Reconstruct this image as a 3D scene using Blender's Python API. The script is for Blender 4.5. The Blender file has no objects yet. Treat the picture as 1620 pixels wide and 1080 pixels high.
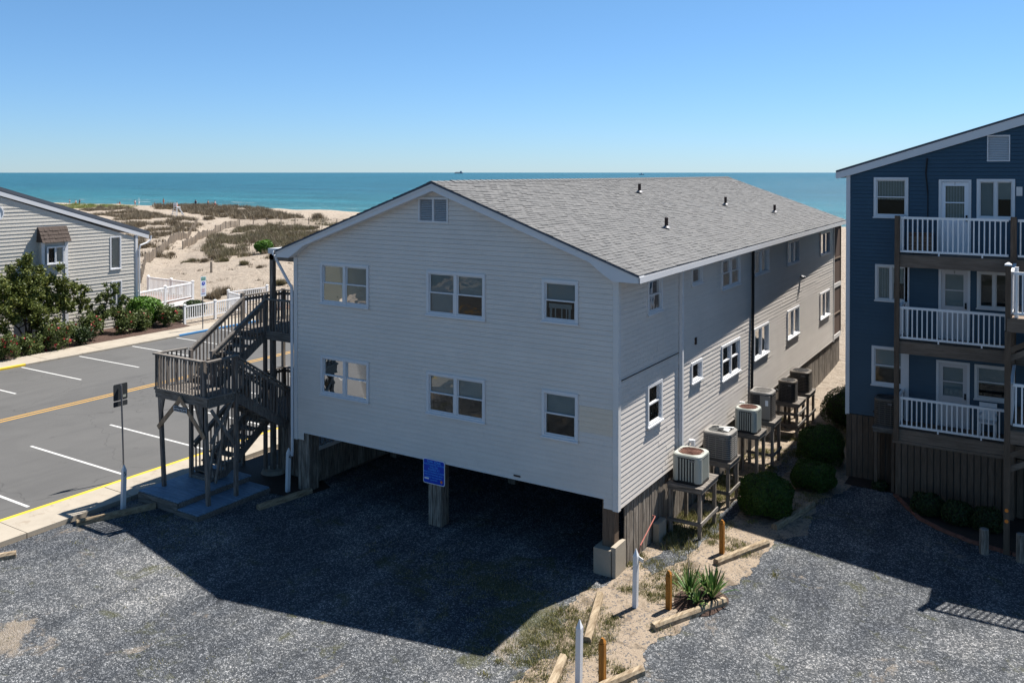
import bpy, math, random
import numpy as np
from mathutils import Vector, noise, Matrix

random.seed(7)
rng = np.random.default_rng(11)
SC = bpy.context.scene
COL = SC.collection
R = math.radians

# ------------------------------------------------------------------ camera
cam = bpy.data.cameras.new("camera")
cam.sensor_width = 36.0
cam.lens = 36.0 * 1360.0 / 1620.0
cam.shift_y = -(540.0 - 288.2) / 1620.0
cam.clip_start = 0.5
cam.clip_end = 90000
camo = bpy.data.objects.new("camera", cam)
COL.objects.link(camo)
camo.location = (0, 0, 9.57)
camo.rotation_euler = (R(90) - 0.0112, 0, 0.5555)
SC.camera = camo

# ------------------------------------------------------------------ sky, sun, exposure
SUN_DIR = Vector((0.205, 0.58, 1.0)).normalized()
elev = math.asin(SUN_DIR.z)
azim = math.atan2(SUN_DIR.x, SUN_DIR.y)          # clockwise from +Y
world = bpy.data.worlds.new("World")
SC.world = world
world.use_nodes = True
wn = world.node_tree
bg = wn.nodes["Background"]
sky = wn.nodes.new("ShaderNodeTexSky")
sky.sky_type = 'NISHITA'
sky.sun_disc = False
sky.sun_elevation = elev
sky.sun_rotation = azim
sky.altitude = 0
sky.air_density = 1.0
sky.dust_density = 0.0
sky.ozone_density = 3.0
# clear sea air: slightly blue-weighted sky, pale blue toward the horizon all the way round
tc = wn.nodes.new("ShaderNodeTexCoord"); sz_ = wn.nodes.new("ShaderNodeSeparateXYZ")
wn.links.new(tc.outputs['Generated'], sz_.inputs[0])
hr_ = wn.nodes.new("ShaderNodeValToRGB")
hr_.color_ramp.elements[0].position = 0.0; hr_.color_ramp.elements[0].color = (.54, .78, 1.22, 1)
hr_.color_ramp.elements[1].position = .30; hr_.color_ramp.elements[1].color = (.68, .94, 1.04, 1)
wn.links.new(sz_.outputs[2], hr_.inputs[0])
mu_ = wn.nodes.new("ShaderNodeMix"); mu_.data_type = 'RGBA'; mu_.blend_type = 'MULTIPLY'; mu_.inputs[0].default_value = 1.0
wn.links.new(sky.outputs[0], mu_.inputs[6]); wn.links.new(hr_.outputs[0], mu_.inputs[7])
wn.links.new(mu_.outputs[2], bg.inputs[0])
bg.inputs[1].default_value = 0.050
sun = bpy.data.lights.new("sun", 'SUN')
sun.energy = 5.0
sun.angle = R(0.5)
sun.color = (1.0, 0.95, 0.88)
suno = bpy.data.objects.new("sun", sun)
COL.objects.link(suno)
suno.rotation_euler = SUN_DIR.to_track_quat('Z', 'Y').to_euler()
SC.view_settings.view_transform = 'Standard'
SC.view_settings.look = 'None'
SC.view_settings.exposure = 1.2
SC.view_settings.gamma = 1.0
SC.view_settings.use_curve_mapping = False

# ------------------------------------------------------------------ mesh helpers
class MB:
    def __init__(s):
        s.v = []; s.f = []; s.m = []
    def add(s, vs, fs, m=0):
        b = len(s.v)
        s.v += [tuple(v) for v in vs]
        for f in fs:
            s.f.append([i + b for i in f]); s.m.append(m)
        return s
    def hexa(s, c, m=0):        # 8 corners: bottom ring 0-3, top ring 4-7
        return s.add(c, [(0,3,2,1),(4,5,6,7),(0,1,5,4),(1,2,6,5),(2,3,7,6),(3,0,4,7)], m)
    def box(s, x0, x1, y0, y1, z0, z1, m=0):
        return s.hexa([(x0,y0,z0),(x1,y0,z0),(x1,y1,z0),(x0,y1,z0),(x0,y0,z1),(x1,y0,z1),(x1,y1,z1),(x0,y1,z1)], m)
    def beam(s, p, q, w, h, up=(0,0,1), m=0):
        p = Vector(p); q = Vector(q); d = (q-p).normalized()
        u = Vector(up)
        if abs(d.dot(u)) > .999: u = Vector((0,1,0))
        a = d.cross(u).normalized(); b = a.cross(d).normalized()
        a *= w/2; b *= h/2
        return s.hexa([p-a-b, p+a-b, q+a-b, q-a-b, p-a+b, p+a+b, q+a+b, q-a+b], m)
    def tube(s, p, q, r0, r1=None, n=10, m=0, cap=True):
        r1 = r0 if r1 is None else r1
        p = Vector(p); q = Vector(q); d = (q-p).normalized()
        u = Vector((0,0,1)) if abs(d.z) < .99 else Vector((0,1,0))
        a = d.cross(u).normalized(); b = a.cross(d).normalized()
        vs = []
        for c, r in ((p, r0), (q, r1)):
            for i in range(n):
                t = 2*math.pi*i/n
                vs.append(c + a*math.cos(t)*r + b*math.sin(t)*r)
        fs = [(i, (i+1)%n, n+(i+1)%n, n+i) for i in range(n)]
        if cap: fs += [tuple(range(n))[::-1], tuple(range(n, 2*n))]
        return s.add(vs, fs, m)
    def prism(s, pts, off, m=0):     # pts: 3D polygon, off: extrusion vector
        n = len(pts); o = Vector(off)
        vs = [Vector(p) for p in pts] + [Vector(p)+o for p in pts]
        fs = [tuple(range(n))[::-1], tuple(range(n, 2*n))] + [(i, (i+1)%n, n+(i+1)%n, n+i) for i in range(n)]
        return s.add(vs, fs, m)
    def mesh(s, name, mats, origin=(0,0,0), smooth=False):
        me = bpy.data.meshes.new(name)
        o = Vector(origin)
        me.from_pydata([(v[0]-o[0], v[1]-o[1], v[2]-o[2]) for v in s.v], [], s.f)
        if not isinstance(mats, (list, tuple)): mats = [mats]
        for m in mats: me.materials.append(m)
        if any(s.m): me.polygons.foreach_set('material_index', s.m)
        if smooth: me.polygons.foreach_set('use_smooth', [True]*len(s.f))
        me.update()
        return me

def wloc(o):
    v = Vector((0,0,0))
    while o is not None:
        v += o.location; o = o.parent
    return v
def obj(name, mb, mats, parent=None, smooth=False, origin=None, kind=None, label=None):
    """mb in world coordinates (unrotated parents)."""
    pl = wloc(parent) if parent else Vector((0,0,0))
    if origin is None: origin = pl
    origin = Vector(origin)
    me = mb.mesh(name, mats, origin, smooth)
    o = bpy.data.objects.new(name, me); COL.objects.link(o)
    o.location = origin - pl
    if parent: o.parent = parent
    if kind: o['kind'] = kind
    if label: o['label'] = label
    return o
def inst(name, me, loc, parent, rz=0, scale=None, rot=None):
    o = bpy.data.objects.new(name, me); COL.objects.link(o)
    o.location = Vector(loc) - (wloc(parent) if parent else Vector((0,0,0)))
    if rot: o.rotation_euler = rot
    elif rz: o.rotation_euler = (0,0,rz)
    if scale: o.scale = scale
    if parent: o.parent = parent
    return o
def tag(o, label, cat, group=None):
    o['label'] = label; o['category'] = cat
    if group: o['group'] = group
    return o
def thing(name, label, cat, loc=(0,0,0), group=None, rz=0):
    o = bpy.data.objects.new(name, None); COL.objects.link(o)
    o.empty_display_size = .2
    o.location = loc; o.rotation_euler = (0,0,rz)
    return tag(o, label, cat, group)
def copy_tree(o, parent=None):
    c = o.copy(); COL.objects.link(c)
    if parent: c.parent = parent; c.matrix_parent_inverse = o.matrix_parent_inverse.copy()
    for ch in list(o.children): copy_tree(ch, c)
    return c
def struct(name, mb, mats, smooth=False):
    o = obj(name, mb, mats, smooth=smooth); o['kind'] = 'structure'; return o
def quads_mesh(name, V, mat, nper=4):
    """V: (N*nper,3) float array -> N polygons of nper verts"""
    V = np.asarray(V, dtype=np.float32).reshape(-1, 3)
    n = len(V)//nper
    me = bpy.data.meshes.new(name)
    me.vertices.add(len(V)); me.vertices.foreach_set('co', V.ravel())
    me.loops.add(len(V)); me.loops.foreach_set('vertex_index', np.arange(len(V), dtype=np.int32))
    me.polygons.add(n); me.polygons.foreach_set('loop_start', np.arange(0, n*nper, nper, dtype=np.int32))
    me.polygons.foreach_set('loop_total', np.full(n, nper, dtype=np.int32))
    me.update(calc_edges=True); me.validate()
    if mat: me.materials.append(mat)
    return me

# ------------------------------------------------------------------ material helpers
def mat(name, color=(.5,.5,.5), rough=.7, spec=.3, metallic=0.0):
    m = bpy.data.materials.new(name); m.use_nodes = True
    b = m.node_tree.nodes['Principled BSDF']
    b.inputs['Base Color'].default_value = (*color, 1)
    b.inputs['Roughness'].default_value = rough
    b.inputs['Specular IOR Level'].default_value = spec
    b.inputs['Metallic'].default_value = metallic
    return m
class NT:
    def __init__(s, m):
        s.m = m; s.t = m.node_tree; s.b = s.t.nodes['Principled BSDF']
    def n(s, kind, **kw):
        x = s.t.nodes.new(kind)
        for k, v in kw.items(): setattr(x, k, v)
        return x
    def l(s, a, b): s.t.links.new(a, b)
    def coord(s, out='Object', scale=(1,1,1), rot=(0,0,0), loc=(0,0,0)):
        c = s.n('ShaderNodeTexCoord'); mp = s.n('ShaderNodeMapping')
        s.l(c.outputs[out], mp.inputs[0])
        mp.inputs['Scale'].default_value = scale; mp.inputs['Rotation'].default_value = rot
        mp.inputs['Location'].default_value = loc
        return mp.outputs[0]
    def wpos(s, scale=(1,1,1)):
        g = s.n('ShaderNodeNewGeometry'); mp = s.n('ShaderNodeMapping')
        s.l(g.outputs['Position'], mp.inputs[0]); mp.inputs['Scale'].default_value = scale
        return mp.outputs[0]
    def noise(s, vec, scale=5, detail=4, rough=.6, dist=0):
        x = s.n('ShaderNodeTexNoise'); s.l(vec, x.inputs['Vector'])
        x.inputs['Scale'].default_value = scale; x.inputs['Detail'].default_value = detail
        x.inputs['Roughness'].default_value = rough; x.inputs['Distortion'].default_value = dist
        return x.outputs['Fac']
    def vor(s, vec, scale=5, feature='F1', out='Distance'):
        x = s.n('ShaderNodeTexVoronoi', feature=feature); s.l(vec, x.inputs['Vector'])
        x.inputs['Scale'].default_value = scale
        return x.outputs[out]
    def ramp(s, fac, stops, interp='LINEAR'):
        r = s.n('ShaderNodeValToRGB'); r.color_ramp.interpolation = interp
        e = r.color_ramp.elements
        while len(e) < len(stops): e.new(.5)
        for k, (p, c) in enumerate(stops):
            e[k].position = p
            c = (c, c, c) if isinstance(c, (int, float)) else c
            e[k].color = (*c, 1)
        s.l(fac, r.inputs[0]); return r.outputs[0]
    def mix(s, fac, a, b, mode='MIX'):
        x = s.n('ShaderNodeMix', data_type='RGBA', blend_type=mode)
        for val, i in ((fac, 0), (a, 6), (b, 7)):
            if isinstance(val, (int, float)): x.inputs[i].default_value = val
            elif isinstance(val, tuple): x.inputs[i].default_value = (*val, 1)
            else: s.l(val, x.inputs[i])
        return x.outputs[2]
    def math(s, op, a, b=0.0, clamp=False):
        x = s.n('ShaderNodeMath', operation=op, use_clamp=clamp)
        for val, i in ((a, 0), (b, 1)):
            if isinstance(val, (int, float)): x.inputs[i].default_value = val
            else: s.l(val, x.inputs[i])
        return x.outputs[0]
    def sep(s, vec):
        x = s.n('ShaderNodeSeparateXYZ'); s.l(vec, x.inputs[0]); return x.outputs
    def bump(s, h, strength=.3, dist=.02):
        x = s.n('ShaderNodeBump'); x.inputs['Strength'].default_value = strength
        x.inputs['Distance'].default_value = dist
        s.l(h, x.inputs['Height']); s.l(x.outputs[0], s.b.inputs['Normal'])
    def col(s, c): s.l(c, s.b.inputs['Base Color'])
    def rand(s): return s.n('ShaderNodeObjectInfo').outputs['Random']
    def island(s): return s.n('ShaderNodeNewGeometry').outputs['Random Per Island']

def m_siding(name, base, var=.08, dirt=None, rough=.45):
    m = mat(name, base, rough, .35); t = NT(m)
    w = t.wpos()
    n1 = t.noise(w, .9, 5, .65)
    n2 = t.noise(t.wpos((.4, .4, 9)), 2.2, 4, .6)
    rnd = t.rand()
    c = t.mix(t.ramp(n1, [(.3, 0), (.7, 1)]), tuple(x*(1-var) for x in base), tuple(min(1, x*(1+var)) for x in base))
    c = t.mix(t.math('MULTIPLY', rnd, .22), c, tuple(x*.86 for x in base))
    if dirt:
        c = t.mix(t.math('MULTIPLY', t.ramp(n2, [(.52, 0), (.78, 1)]), .45), c, dirt)
    t.col(c); t.bump(t.noise(t.wpos((6, 6, 60)), 3, 3), .12, .01)
    return m
def m_wood(name, a, b, dark, axis='Z', rough=.85, stretch=14, bleach=None):
    """weathered timber, grain along axis in object space, each piece its own tone"""
    m = mat(name, a, rough, .15); t = NT(m)
    sc = {'X': (1, stretch, stretch), 'Y': (stretch, 1, stretch), 'Z': (stretch, stretch, 1)}[axis]
    v = t.wpos(sc)
    g = t.noise(v, 2.0, 6, .7, .4)
    big = t.noise(t.wpos(), 1.3, 3, .6)
    c = t.mix(t.rand(), a, b)
    c = t.mix(t.ramp(g, [(.36, 0), (.62, 1)]), dark, c)
    c = t.mix(t.math('MULTIPLY', t.ramp(big, [(.45, 0), (.75, 1)]), .5), c, tuple(x*.6 for x in a))
    if bleach:
        nz = t.n('ShaderNodeNewGeometry').outputs['Normal']
        c = t.mix(t.math('MULTIPLY', t.ramp(t.noise(v, 1.1, 3), [(.45, 0), (.6, 1)]), .6), c, bleach)
    t.col(c); t.bump(g, .45, .012)
    return m

M = {}
M['siding'] = m_siding('vinyl_siding_offwhite', (.615, .57, .525), .05, (.50, .46, .40))
M['siding_new'] = m_siding('vinyl_siding_beige', (.64, .54, .43), .03)
M['siding_blue'] = m_siding('vinyl_siding_navy', (.024, .060, .098), .10)
M['trim'] = m_siding('white_trim', (.58, .57, .56), .04, (.6, .57, .5), .4)
M['trimblue'] = m_siding('white_painted_frame', (.60, .605, .62), .03, None, .35)
M['rail_white'] = m_siding('white_vinyl_rail', (.74, .74, .74), .02, None, .35)
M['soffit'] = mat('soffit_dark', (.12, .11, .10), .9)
M['wood'] = m_wood('weathered_stair_wood', (.20, .17, .15), (.29, .26, .23), (.07, .06, .052))
M['woodh'] = m_wood('weathered_stair_wood_flat', (.19, .17, .15), (.28, .26, .235), (.08, .07, .062), 'Y')
M['woodx'] = m_wood('weathered_stair_wood_cross', (.17, .15, .13), (.26, .235, .21), (.06, .052, .045), 'X')
M['newwood'] = m_wood('newer_brace_timber', (.34, .24, .16), (.40, .29, .20), (.20, .13, .08))
M['platform'] = m_wood('blue_grey_painted_decking', (.15, .235, .33), (.20, .29, .38), (.09, .14, .20), 'X', .6, 10)
M['fencewood'] = m_wood('weathered_fence_board', (.20, .17, .14), (.36, .315, .265), (.06, .048, .038), 'Z')
M['stain'] = m_wood('brown_stained_timber', (.175, .132, .10), (.215, .162, .125), (.13, .097, .073), 'X', .75, 10)
M['stainv'] = m_wood('brown_stained_boards', (.12, .085, .060), (.155, .11, .08), (.085, .06, .043), 'Z', .75, 10)
M['tie'] = m_wood('landscape_timber', (.28, .22, .145), (.38, .31, .22), (.14, .10, .062), 'Y', .9, 8)
M['ochre'] = m_wood('ochre_stained_post', (.36, .155, .03), (.42, .19, .04), (.20, .075, .012), 'Z', .55, 9)
M['concrete'] = mat('concrete', (.30, .26, .21), .9)
t = NT(M['concrete']); t.col(t.mix(t.noise(t.wpos(), 3, 8, .7), (.22,.19,.15), (.36,.315,.25))); t.bump(t.noise(t.wpos(), 60, 4), .2, .01)
M['metal'] = mat('galvanised_post', (.16,.16,.17), .5, .4, .4)
M['black'] = mat('black_rubber', (.012,.012,.013), .6)
M['darkbrown'] = mat('dark_brown_vent_pipe', (.05,.028,.022), .6)
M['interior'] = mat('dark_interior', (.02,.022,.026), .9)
M['blind'] = mat('grey_roller_blind', (.26,.27,.27), .8)
t = NT(M['blind']); t.col(t.mix(t.rand(), (.50,.56,.60), (.66,.67,.66)))
M['curtain'] = mat('pale_curtain', (.55,.52,.48), .9)
t = NT(M['curtain'])
wv = t.n('ShaderNodeTexWave'); t.l(t.wpos((1,1,.05)), wv.inputs[0]); wv.inputs['Scale'].default_value = 4; wv.inputs['Distortion'].default_value = 1.5
t.col(t.mix(wv.outputs['Fac'], (.55,.54,.52), (.82,.81,.79)))
M['screen'] = mat('brown_insect_screen', (.10,.062,.045), .8)
M['blinddark'] = mat('dark_window_blind', (.07,.07,.065), .8)

def m_glass():
    m = bpy.data.materials.new('window_glass'); m.use_nodes = True
    nt = m.node_tree; nt.nodes.clear()
    o = nt.nodes.new('ShaderNodeOutputMaterial'); mx = nt.nodes.new('ShaderNodeMixShader')
    tr = nt.nodes.new('ShaderNodeBsdfTransparent'); gl = nt.nodes.new('ShaderNodeBsdfGlossy')
    fr = nt.nodes.new('ShaderNodeFresnel'); fr.inputs[0].default_value = 1.45
    tr.inputs[0].default_value = (.72,.76,.76,1); gl.inputs['Roughness'].default_value = .015
    tx = nt.nodes.new('ShaderNodeTexCoord'); ns = nt.nodes.new('ShaderNodeTexNoise'); ns.inputs['Scale'].default_value = 1.6
    bp = nt.nodes.new('ShaderNodeBump'); bp.inputs['Strength'].default_value = .025; bp.inputs['Distance'].default_value = .25
    nt.links.new(tx.outputs['Object'], ns.inputs[0]); nt.links.new(ns.outputs[0], bp.inputs['Height'])
    nt.links.new(bp.outputs[0], gl.inputs['Normal'])
    ad = nt.nodes.new('ShaderNodeMath'); ad.operation = 'MULTIPLY_ADD'; ad.inputs[1].default_value = .85; ad.inputs[2].default_value = .0
    nt.links.new(fr.outputs[0], ad.inputs[0]); nt.links.new(ad.outputs[0], mx.inputs[0])
    nt.links.new(tr.outputs[0], mx.inputs[1]); nt.links.new(gl.outputs[0], mx.inputs[2])
    nt.links.new(mx.outputs[0], o.inputs[0])
    return m
M['glass'] = m_glass()

def m_island(name, stops, rough=.8, grain=None, bumpn=None):
    """colour by piece, with fine grain"""
    m = mat(name, stops[0][1], rough, .2); t = NT(m)
    c = t.ramp(t.island(), stops)
    if grain: c = t.mix(.45, c, t.ramp(t.noise(t.wpos(), grain, 3, .8), [(.3, .35), (.7, 1.0)]), 'MULTIPLY')
    t.col(c); 
    if bumpn: t.bump(t.noise(t.wpos(), bumpn, 3), .4, .02)
    return m
M['shingle'] = m_island('grey_asphalt_shingle', [(0,(.128,.129,.130)),(.35,(.138,.138,.139)),(.7,(.147,.147,.147)),(1,(.162,.161,.160))], .92, 55, 40)
M['cedar'] = m_island('bleached_cedar_shingle', [(0,(.46,.44,.39)),(.5,(.56,.53,.475)),(1,(.64,.61,.55))], .9, 14, 30)
M['cedardark'] = m_island('dark_weathered_shake', [(0,(.030,.022,.02)),(.5,(.065,.05,.043)),(1,(.14,.115,.10))], .95, 20, 30)
M['roofdark'] = m_island('blue_grey_roof_edge', [(0,(.08,.095,.12)),(1,(.11,.125,.15))], .9, 30)
M['drift'] = m_island('dune_fence_slat', [(0,(.22,.18,.14)),(1,(.36,.29,.22))], .9)

# gravel
def m_gravel():
    m = mat('blue_grey_gravel', (.07,.075,.08), .9, .15); t = NT(m)
    w = t.wpos((1,1,1))
    vo = t.n('ShaderNodeTexVoronoi', feature='F1'); t.l(w, vo.inputs['Vector']); vo.inputs['Scale'].default_value = 42
    hue = t.sep(vo.outputs['Color'])
    c = t.ramp(hue[0], [(0,(.055,.060,.066)),(.45,(.090,.096,.104)),(.78,(.135,.141,.148)),(.9,(.21,.215,.22)),(1,(.50,.50,.50))])
    c = t.mix(.55, c, t.ramp(vo.outputs['Distance'], [(.15,1.0),(.55,.25)]), 'MULTIPLY')
    v2 = t.n('ShaderNodeTexVoronoi', feature='F1'); t.l(w, v2.inputs['Vector']); v2.inputs['Scale'].default_value = 24
    h2 = t.sep(v2.outputs['Color'])
    c = t.mix(t.ramp(h2[1], [(.86,0),(.9,.45)]), c, (.30,.30,.30))
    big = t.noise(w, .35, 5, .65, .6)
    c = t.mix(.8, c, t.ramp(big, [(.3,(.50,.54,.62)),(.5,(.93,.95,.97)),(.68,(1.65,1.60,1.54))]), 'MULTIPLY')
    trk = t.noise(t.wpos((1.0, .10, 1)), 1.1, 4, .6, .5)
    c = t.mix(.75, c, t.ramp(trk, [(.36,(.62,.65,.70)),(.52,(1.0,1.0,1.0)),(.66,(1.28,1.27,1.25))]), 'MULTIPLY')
    med = t.noise(w, 2.2, 4, .6)
    c = t.mix(.6, c, t.ramp(med, [(.3,.7),(.7,1.3)]), 'MULTIPLY')
    # worn patches: pale sand showing through, shaped by noise
    sandy = t.math('ADD', t.noise(w, .55, 6, .7, .8), t.math('MULTIPLY', t.noise(w, 9, 3, .7), .14))
    px, py = t.sep(w)[0], t.sep(w)[1]
    def spot(cx, cy, rx, ry):
        dx = t.math('DIVIDE', t.math('SUBTRACT', px, cx), rx); dy = t.math('DIVIDE', t.math('SUBTRACT', py, cy), ry)
        return t.math('SUBTRACT', 1.0, t.math('SQRT', t.math('ADD', t.math('MULTIPLY', dx, dx), t.math('MULTIPLY', dy, dy))), clamp=True)
    for (cx, cy, rx, ry, k) in ((-18.2,9.6,1.6,1.2,.34),(-22.3,11.0,.9,7.0,.22),(-20.6,12.4,1.8,1.2,.10),(-6.2,17,1.1,5.5,.16),(-9.0,15.2,1.2,3.6,.18)):
        sandy = t.math('ADD', sandy, t.math('MULTIPLY', spot(cx, cy, rx, ry), k))
    sm = t.ramp(sandy, [(.70,0),(.78,.6)])
    c = t.mix(sm, c, t.mix(t.noise(w, 40, 3), (.20,.16,.12), (.34,.28,.21)))
    moss = t.math('ADD', t.noise(w, .8, 5, .7, 1.2), t.math('MULTIPLY', t.noise(w, 14, 2), .12))
    for (cx, cy, rx, ry, k) in ((-10.8,16.6,2.8,2.2,.20),(-13.3,16.4,1.6,1.0,.16),(-9.6,15.0,1.8,1.8,.16)):
        moss = t.math('ADD', moss, t.math('MULTIPLY', spot(cx, cy, rx, ry), k))
    c = t.mix(t.ramp(moss, [(.64,0),(.74,.65)]), c, (.060,.062,.022))
    t.col(c)
    h = t.math('ADD', t.math('MULTIPLY', vo.outputs['Distance'], -1.0), t.math('MULTIPLY', t.noise(w, 5, 3), .5))
    t.bump(h, .9, .03)
    return m
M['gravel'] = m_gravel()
def m_sand():
    m = mat('dune_sand', (.3,.25,.19), .95, .1); t = NT(m)
    w = t.wpos()
    c = t.mix(t.noise(w, .5, 6, .7, .5), (.29,.24,.19), (.40,.345,.285))
    c = t.mix(t.ramp(t.noise(w, 1.6, 8, .75, 1.0), [(.52,0),(.66,.75)]), c, (.19,.15,.115))
    c = t.mix(.5, c, t.ramp(t.noise(w, 45, 3, .8), [(.3,.6),(.7,1.25)]), 'MULTIPLY')
    t.col(c); t.bump(t.math('ADD', t.noise(w, 1.5, 6, .7), t.math('MULTIPLY', t.noise(w, 22, 3), .25)), 1.0, .40)
    return m
M['sand'] = m_sand()
def m_strip():
    m = mat('sandy_soil', (.3,.25,.2), .95, .1); t = NT(m)
    w = t.wpos()
    c = t.mix(t.noise(w, 3, 6, .7), (.21,.165,.12), (.35,.285,.22))
    c = t.mix(t.ramp(t.noise(w, 1.6, 6, .7, 1.0), [(.5,0),(.62,.8)]), c, (.12,.095,.07))
    c = t.mix(t.ramp(t.noise(w, 30, 3, .8), [(.55,0),(.7,.6)]), c, (.09,.07,.05))
    st = t.n('ShaderNodeTexVoronoi'); t.l(w, st.inputs['Vector']); st.inputs['Scale'].default_value = 28
    c = t.mix(t.ramp(t.sep(st.outputs['Color'])[0], [(.86,0),(.9,.8)]), c, (.07,.075,.085))
    t.col(c); t.bump(t.noise(w, 20, 5, .8), .8, .05)
    return m
M['strip'] = m_strip()
def m_asphalt():
    m = mat('asphalt', (.055,.055,.055), .85, .2); t = NT(m)
    w = t.wpos()
    c = t.mix(t.noise(w, .6, 6, .65, .6), (.070,.069,.068), (.093,.092,.090))
    c = t.mix(.5, c, t.ramp(t.noise(w, 70, 3, .8), [(.3,.55),(.7,1.5)]), 'MULTIPLY')
    c = t.mix(t.ramp(t.noise(t.wpos((1,.12,1)), 1.4, 4, .6), [(.5,0),(.75,.4)]), c, (.052,.052,.053))
    c = t.mix(t.ramp(t.noise(w, .9, 3, .5), [(.66,0),(.74,.4)]), c, (.028,.027,.027))
    c = t.mix(t.ramp(t.noise(w, .22, 2, .4), [(.50,0),(.53,.22)]), c, (.105,.103,.10))
    v = t.n('ShaderNodeTexVoronoi', feature='DISTANCE_TO_EDGE'); 
    nv = t.n('ShaderNodeTexNoise'); t.l(w, nv.inputs['Vector']); nv.inputs['Scale'].default_value = 1.2
    av = t.n('ShaderNodeVectorMath', operation='ADD'); t.l(w, av.inputs[0]); t.l(nv.outputs['Color'], av.inputs[1])
    t.l(av.outputs[0], v.inputs['Vector']); v.inputs['Scale'].default_value = .16
    c = t.mix(t.ramp(v.outputs['Distance'], [(.0,.40),(.004,0)]), c, (.022,.022,.022))
    t.col(c); t.bump(t.noise(w, 80, 3), .3, .01)
    return m
M['asphalt'] = m_asphalt()
def m_worn(name, base, under, amt=.62, sc=9):
    m = mat(name, base, .75, .25); t = NT(m); w = t.wpos()
    c = t.mix(t.ramp(t.noise(w, sc, 6, .75), [(amt,0),(amt+.1,.9)]), base, under)
    c = t.mix(.35, c, t.ramp(t.noise(w, 2, 4, .6), [(.3,.7),(.7,1.1)]), 'MULTIPLY')
    t.col(c); return m
M['pwhite'] = m_worn('white_road_paint', (.42,.42,.41), (.07,.07,.07), .6)
M['pyellow'] = m_worn('yellow_line_paint', (.42,.24,.055), (.07,.07,.06), .58)
M['kyellow'] = m_worn('yellow_kerb_paint', (.55,.38,.03), (.25,.22,.17), .64)
M['kblue'] = m_worn('blue_kerb_paint', (.03,.14,.30), (.25,.24,.22), .66)
M['walk'] = m_worn('pale_concrete_paving', (.30,.265,.215), (.24,.20,.155), .55, 3)
M['mulch'] = m_worn('brown_mulch', (.055,.030,.022), (.11,.07,.05), .5, 22)
t = NT(M['mulch']); t.bump(t.noise(t.wpos(), 25, 4, .8), 1.0, .06)
M['mulchdark'] = m_worn('dark_leaf_mulch', (.030,.022,.018), (.07,.05,.04), .55, 22)
M['brick'] = m_worn('brick_edging', (.19,.085,.06), (.10,.05,.04), .5, 8)
M['brickpave'] = m_worn('pink_brick_paving', (.26,.16,.12), (.2,.12,.09), .5, 5)
def m_water():
    m = mat('sea_water', (.004,.055,.085), .35, .12); t = NT(m)
    w = t.wpos((1,1,1))
    y = t.sep(w)[1]
    near = t.n('ShaderNodeMapRange'); t.l(y, near.inputs[0]); near.inputs[1].default_value = 175; near.inputs[2].default_value = 420
    c = t.ramp(near.outputs[0], [(0,(.085,.155,.135)),(.07,(.035,.118,.130)),(.3,(.020,.102,.122)),(1,(.013,.076,.104))])
    streak = t.noise(t.wpos((.008,.030,1)), 1.0, 12, .82, .5)
    c = t.mix(.7, c, t.ramp(streak, [(.36,.45),(.64,1.6)]), 'MULTIPLY')
    rip = t.noise(t.wpos((.07,.5,1)), 1.0, 4, .7, .3)
    c = t.mix(.6, c, t.ramp(rip, [(.35,.55),(.65,1.4)]), 'MULTIPLY')
    t.col(c)
    h = t.math('ADD', t.noise(t.wpos((.10,.30,1)), 1.0, 6, .7), t.math('MULTIPLY', t.noise(t.wpos((.5,1.2,1)), 1.0, 3, .6), .3))
    t.bump(h, 1.0, 1.6)
    return m
M['water'] = m_water()
M['foam'] = mat('sea_foam', (.7,.72,.7), .8)

def m_leaf(name, a, b, c3=None, rough=.55, trans=True):
    m = mat(name, a, rough, .3); t = NT(m)
    stops = [(0, a), (1, b)] if c3 is None else [(0, a), (.6, b), (1, c3)]
    c = t.ramp(t.island(), stops)
    t.col(c)
    if trans:
        out = [n for n in t.t.nodes if n.type == 'OUTPUT_MATERIAL'][0]
        tl = t.n('ShaderNodeBsdfTranslucent'); mx = t.n('ShaderNodeMixShader'); mx.inputs[0].default_value = .25
        t.l(c, tl.inputs[0]); t.l(t.b.outputs[0], mx.inputs[1]); t.l(tl.outputs[0], mx.inputs[2]); t.l(mx.outputs[0], out.inputs[0])
    return m
M['box_leaf'] = m_leaf('boxwood_leaf', (.016,.038,.005), (.036,.078,.008), (.062,.115,.012))
M['tree_leaf'] = m_leaf('olive_tree_leaf', (.040,.058,.012), (.092,.115,.022), (.17,.18,.04))
M['rose_leaf'] = m_leaf('rose_leaf', (.040,.058,.014), (.080,.110,.028), (.15,.18,.055))
M['bright_leaf'] = m_leaf('bright_green_leaf', (.04,.10,.008), (.075,.17,.015), (.11,.22,.02))
M['dark_leaf'] = m_leaf('dark_green_leaf', (.010,.020,.006), (.022,.042,.010), (.05,.08,.02))
M['yucca'] = m_leaf('yucca_blade', (.035,.085,.020), (.07,.14,.03), (.22,.24,.09))
M['grass'] = m_leaf('weed_blade', (.075,.085,.022), (.16,.155,.055), (.34,.29,.16))
M['dunegrass'] = m_leaf('dune_scrub', (.090,.068,.045), (.150,.118,.078), (.22,.18,.115))
M['dunegreen'] = m_leaf('dune_scrub_green', (.075,.070,.036), (.125,.110,.058), (.19,.165,.09))
M['beachgreen'] = m_leaf('beach_grass_green', (.14,.17,.04), (.20,.22,.07))
M['bark'] = mat('bark', (.06,.045,.035), .9)
M['petal'] = m_island('red_petal', [(0,(.24,.01,.02)),(.6,(.38,.02,.04)),(1,(.45,.14,.12))], .6)

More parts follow.
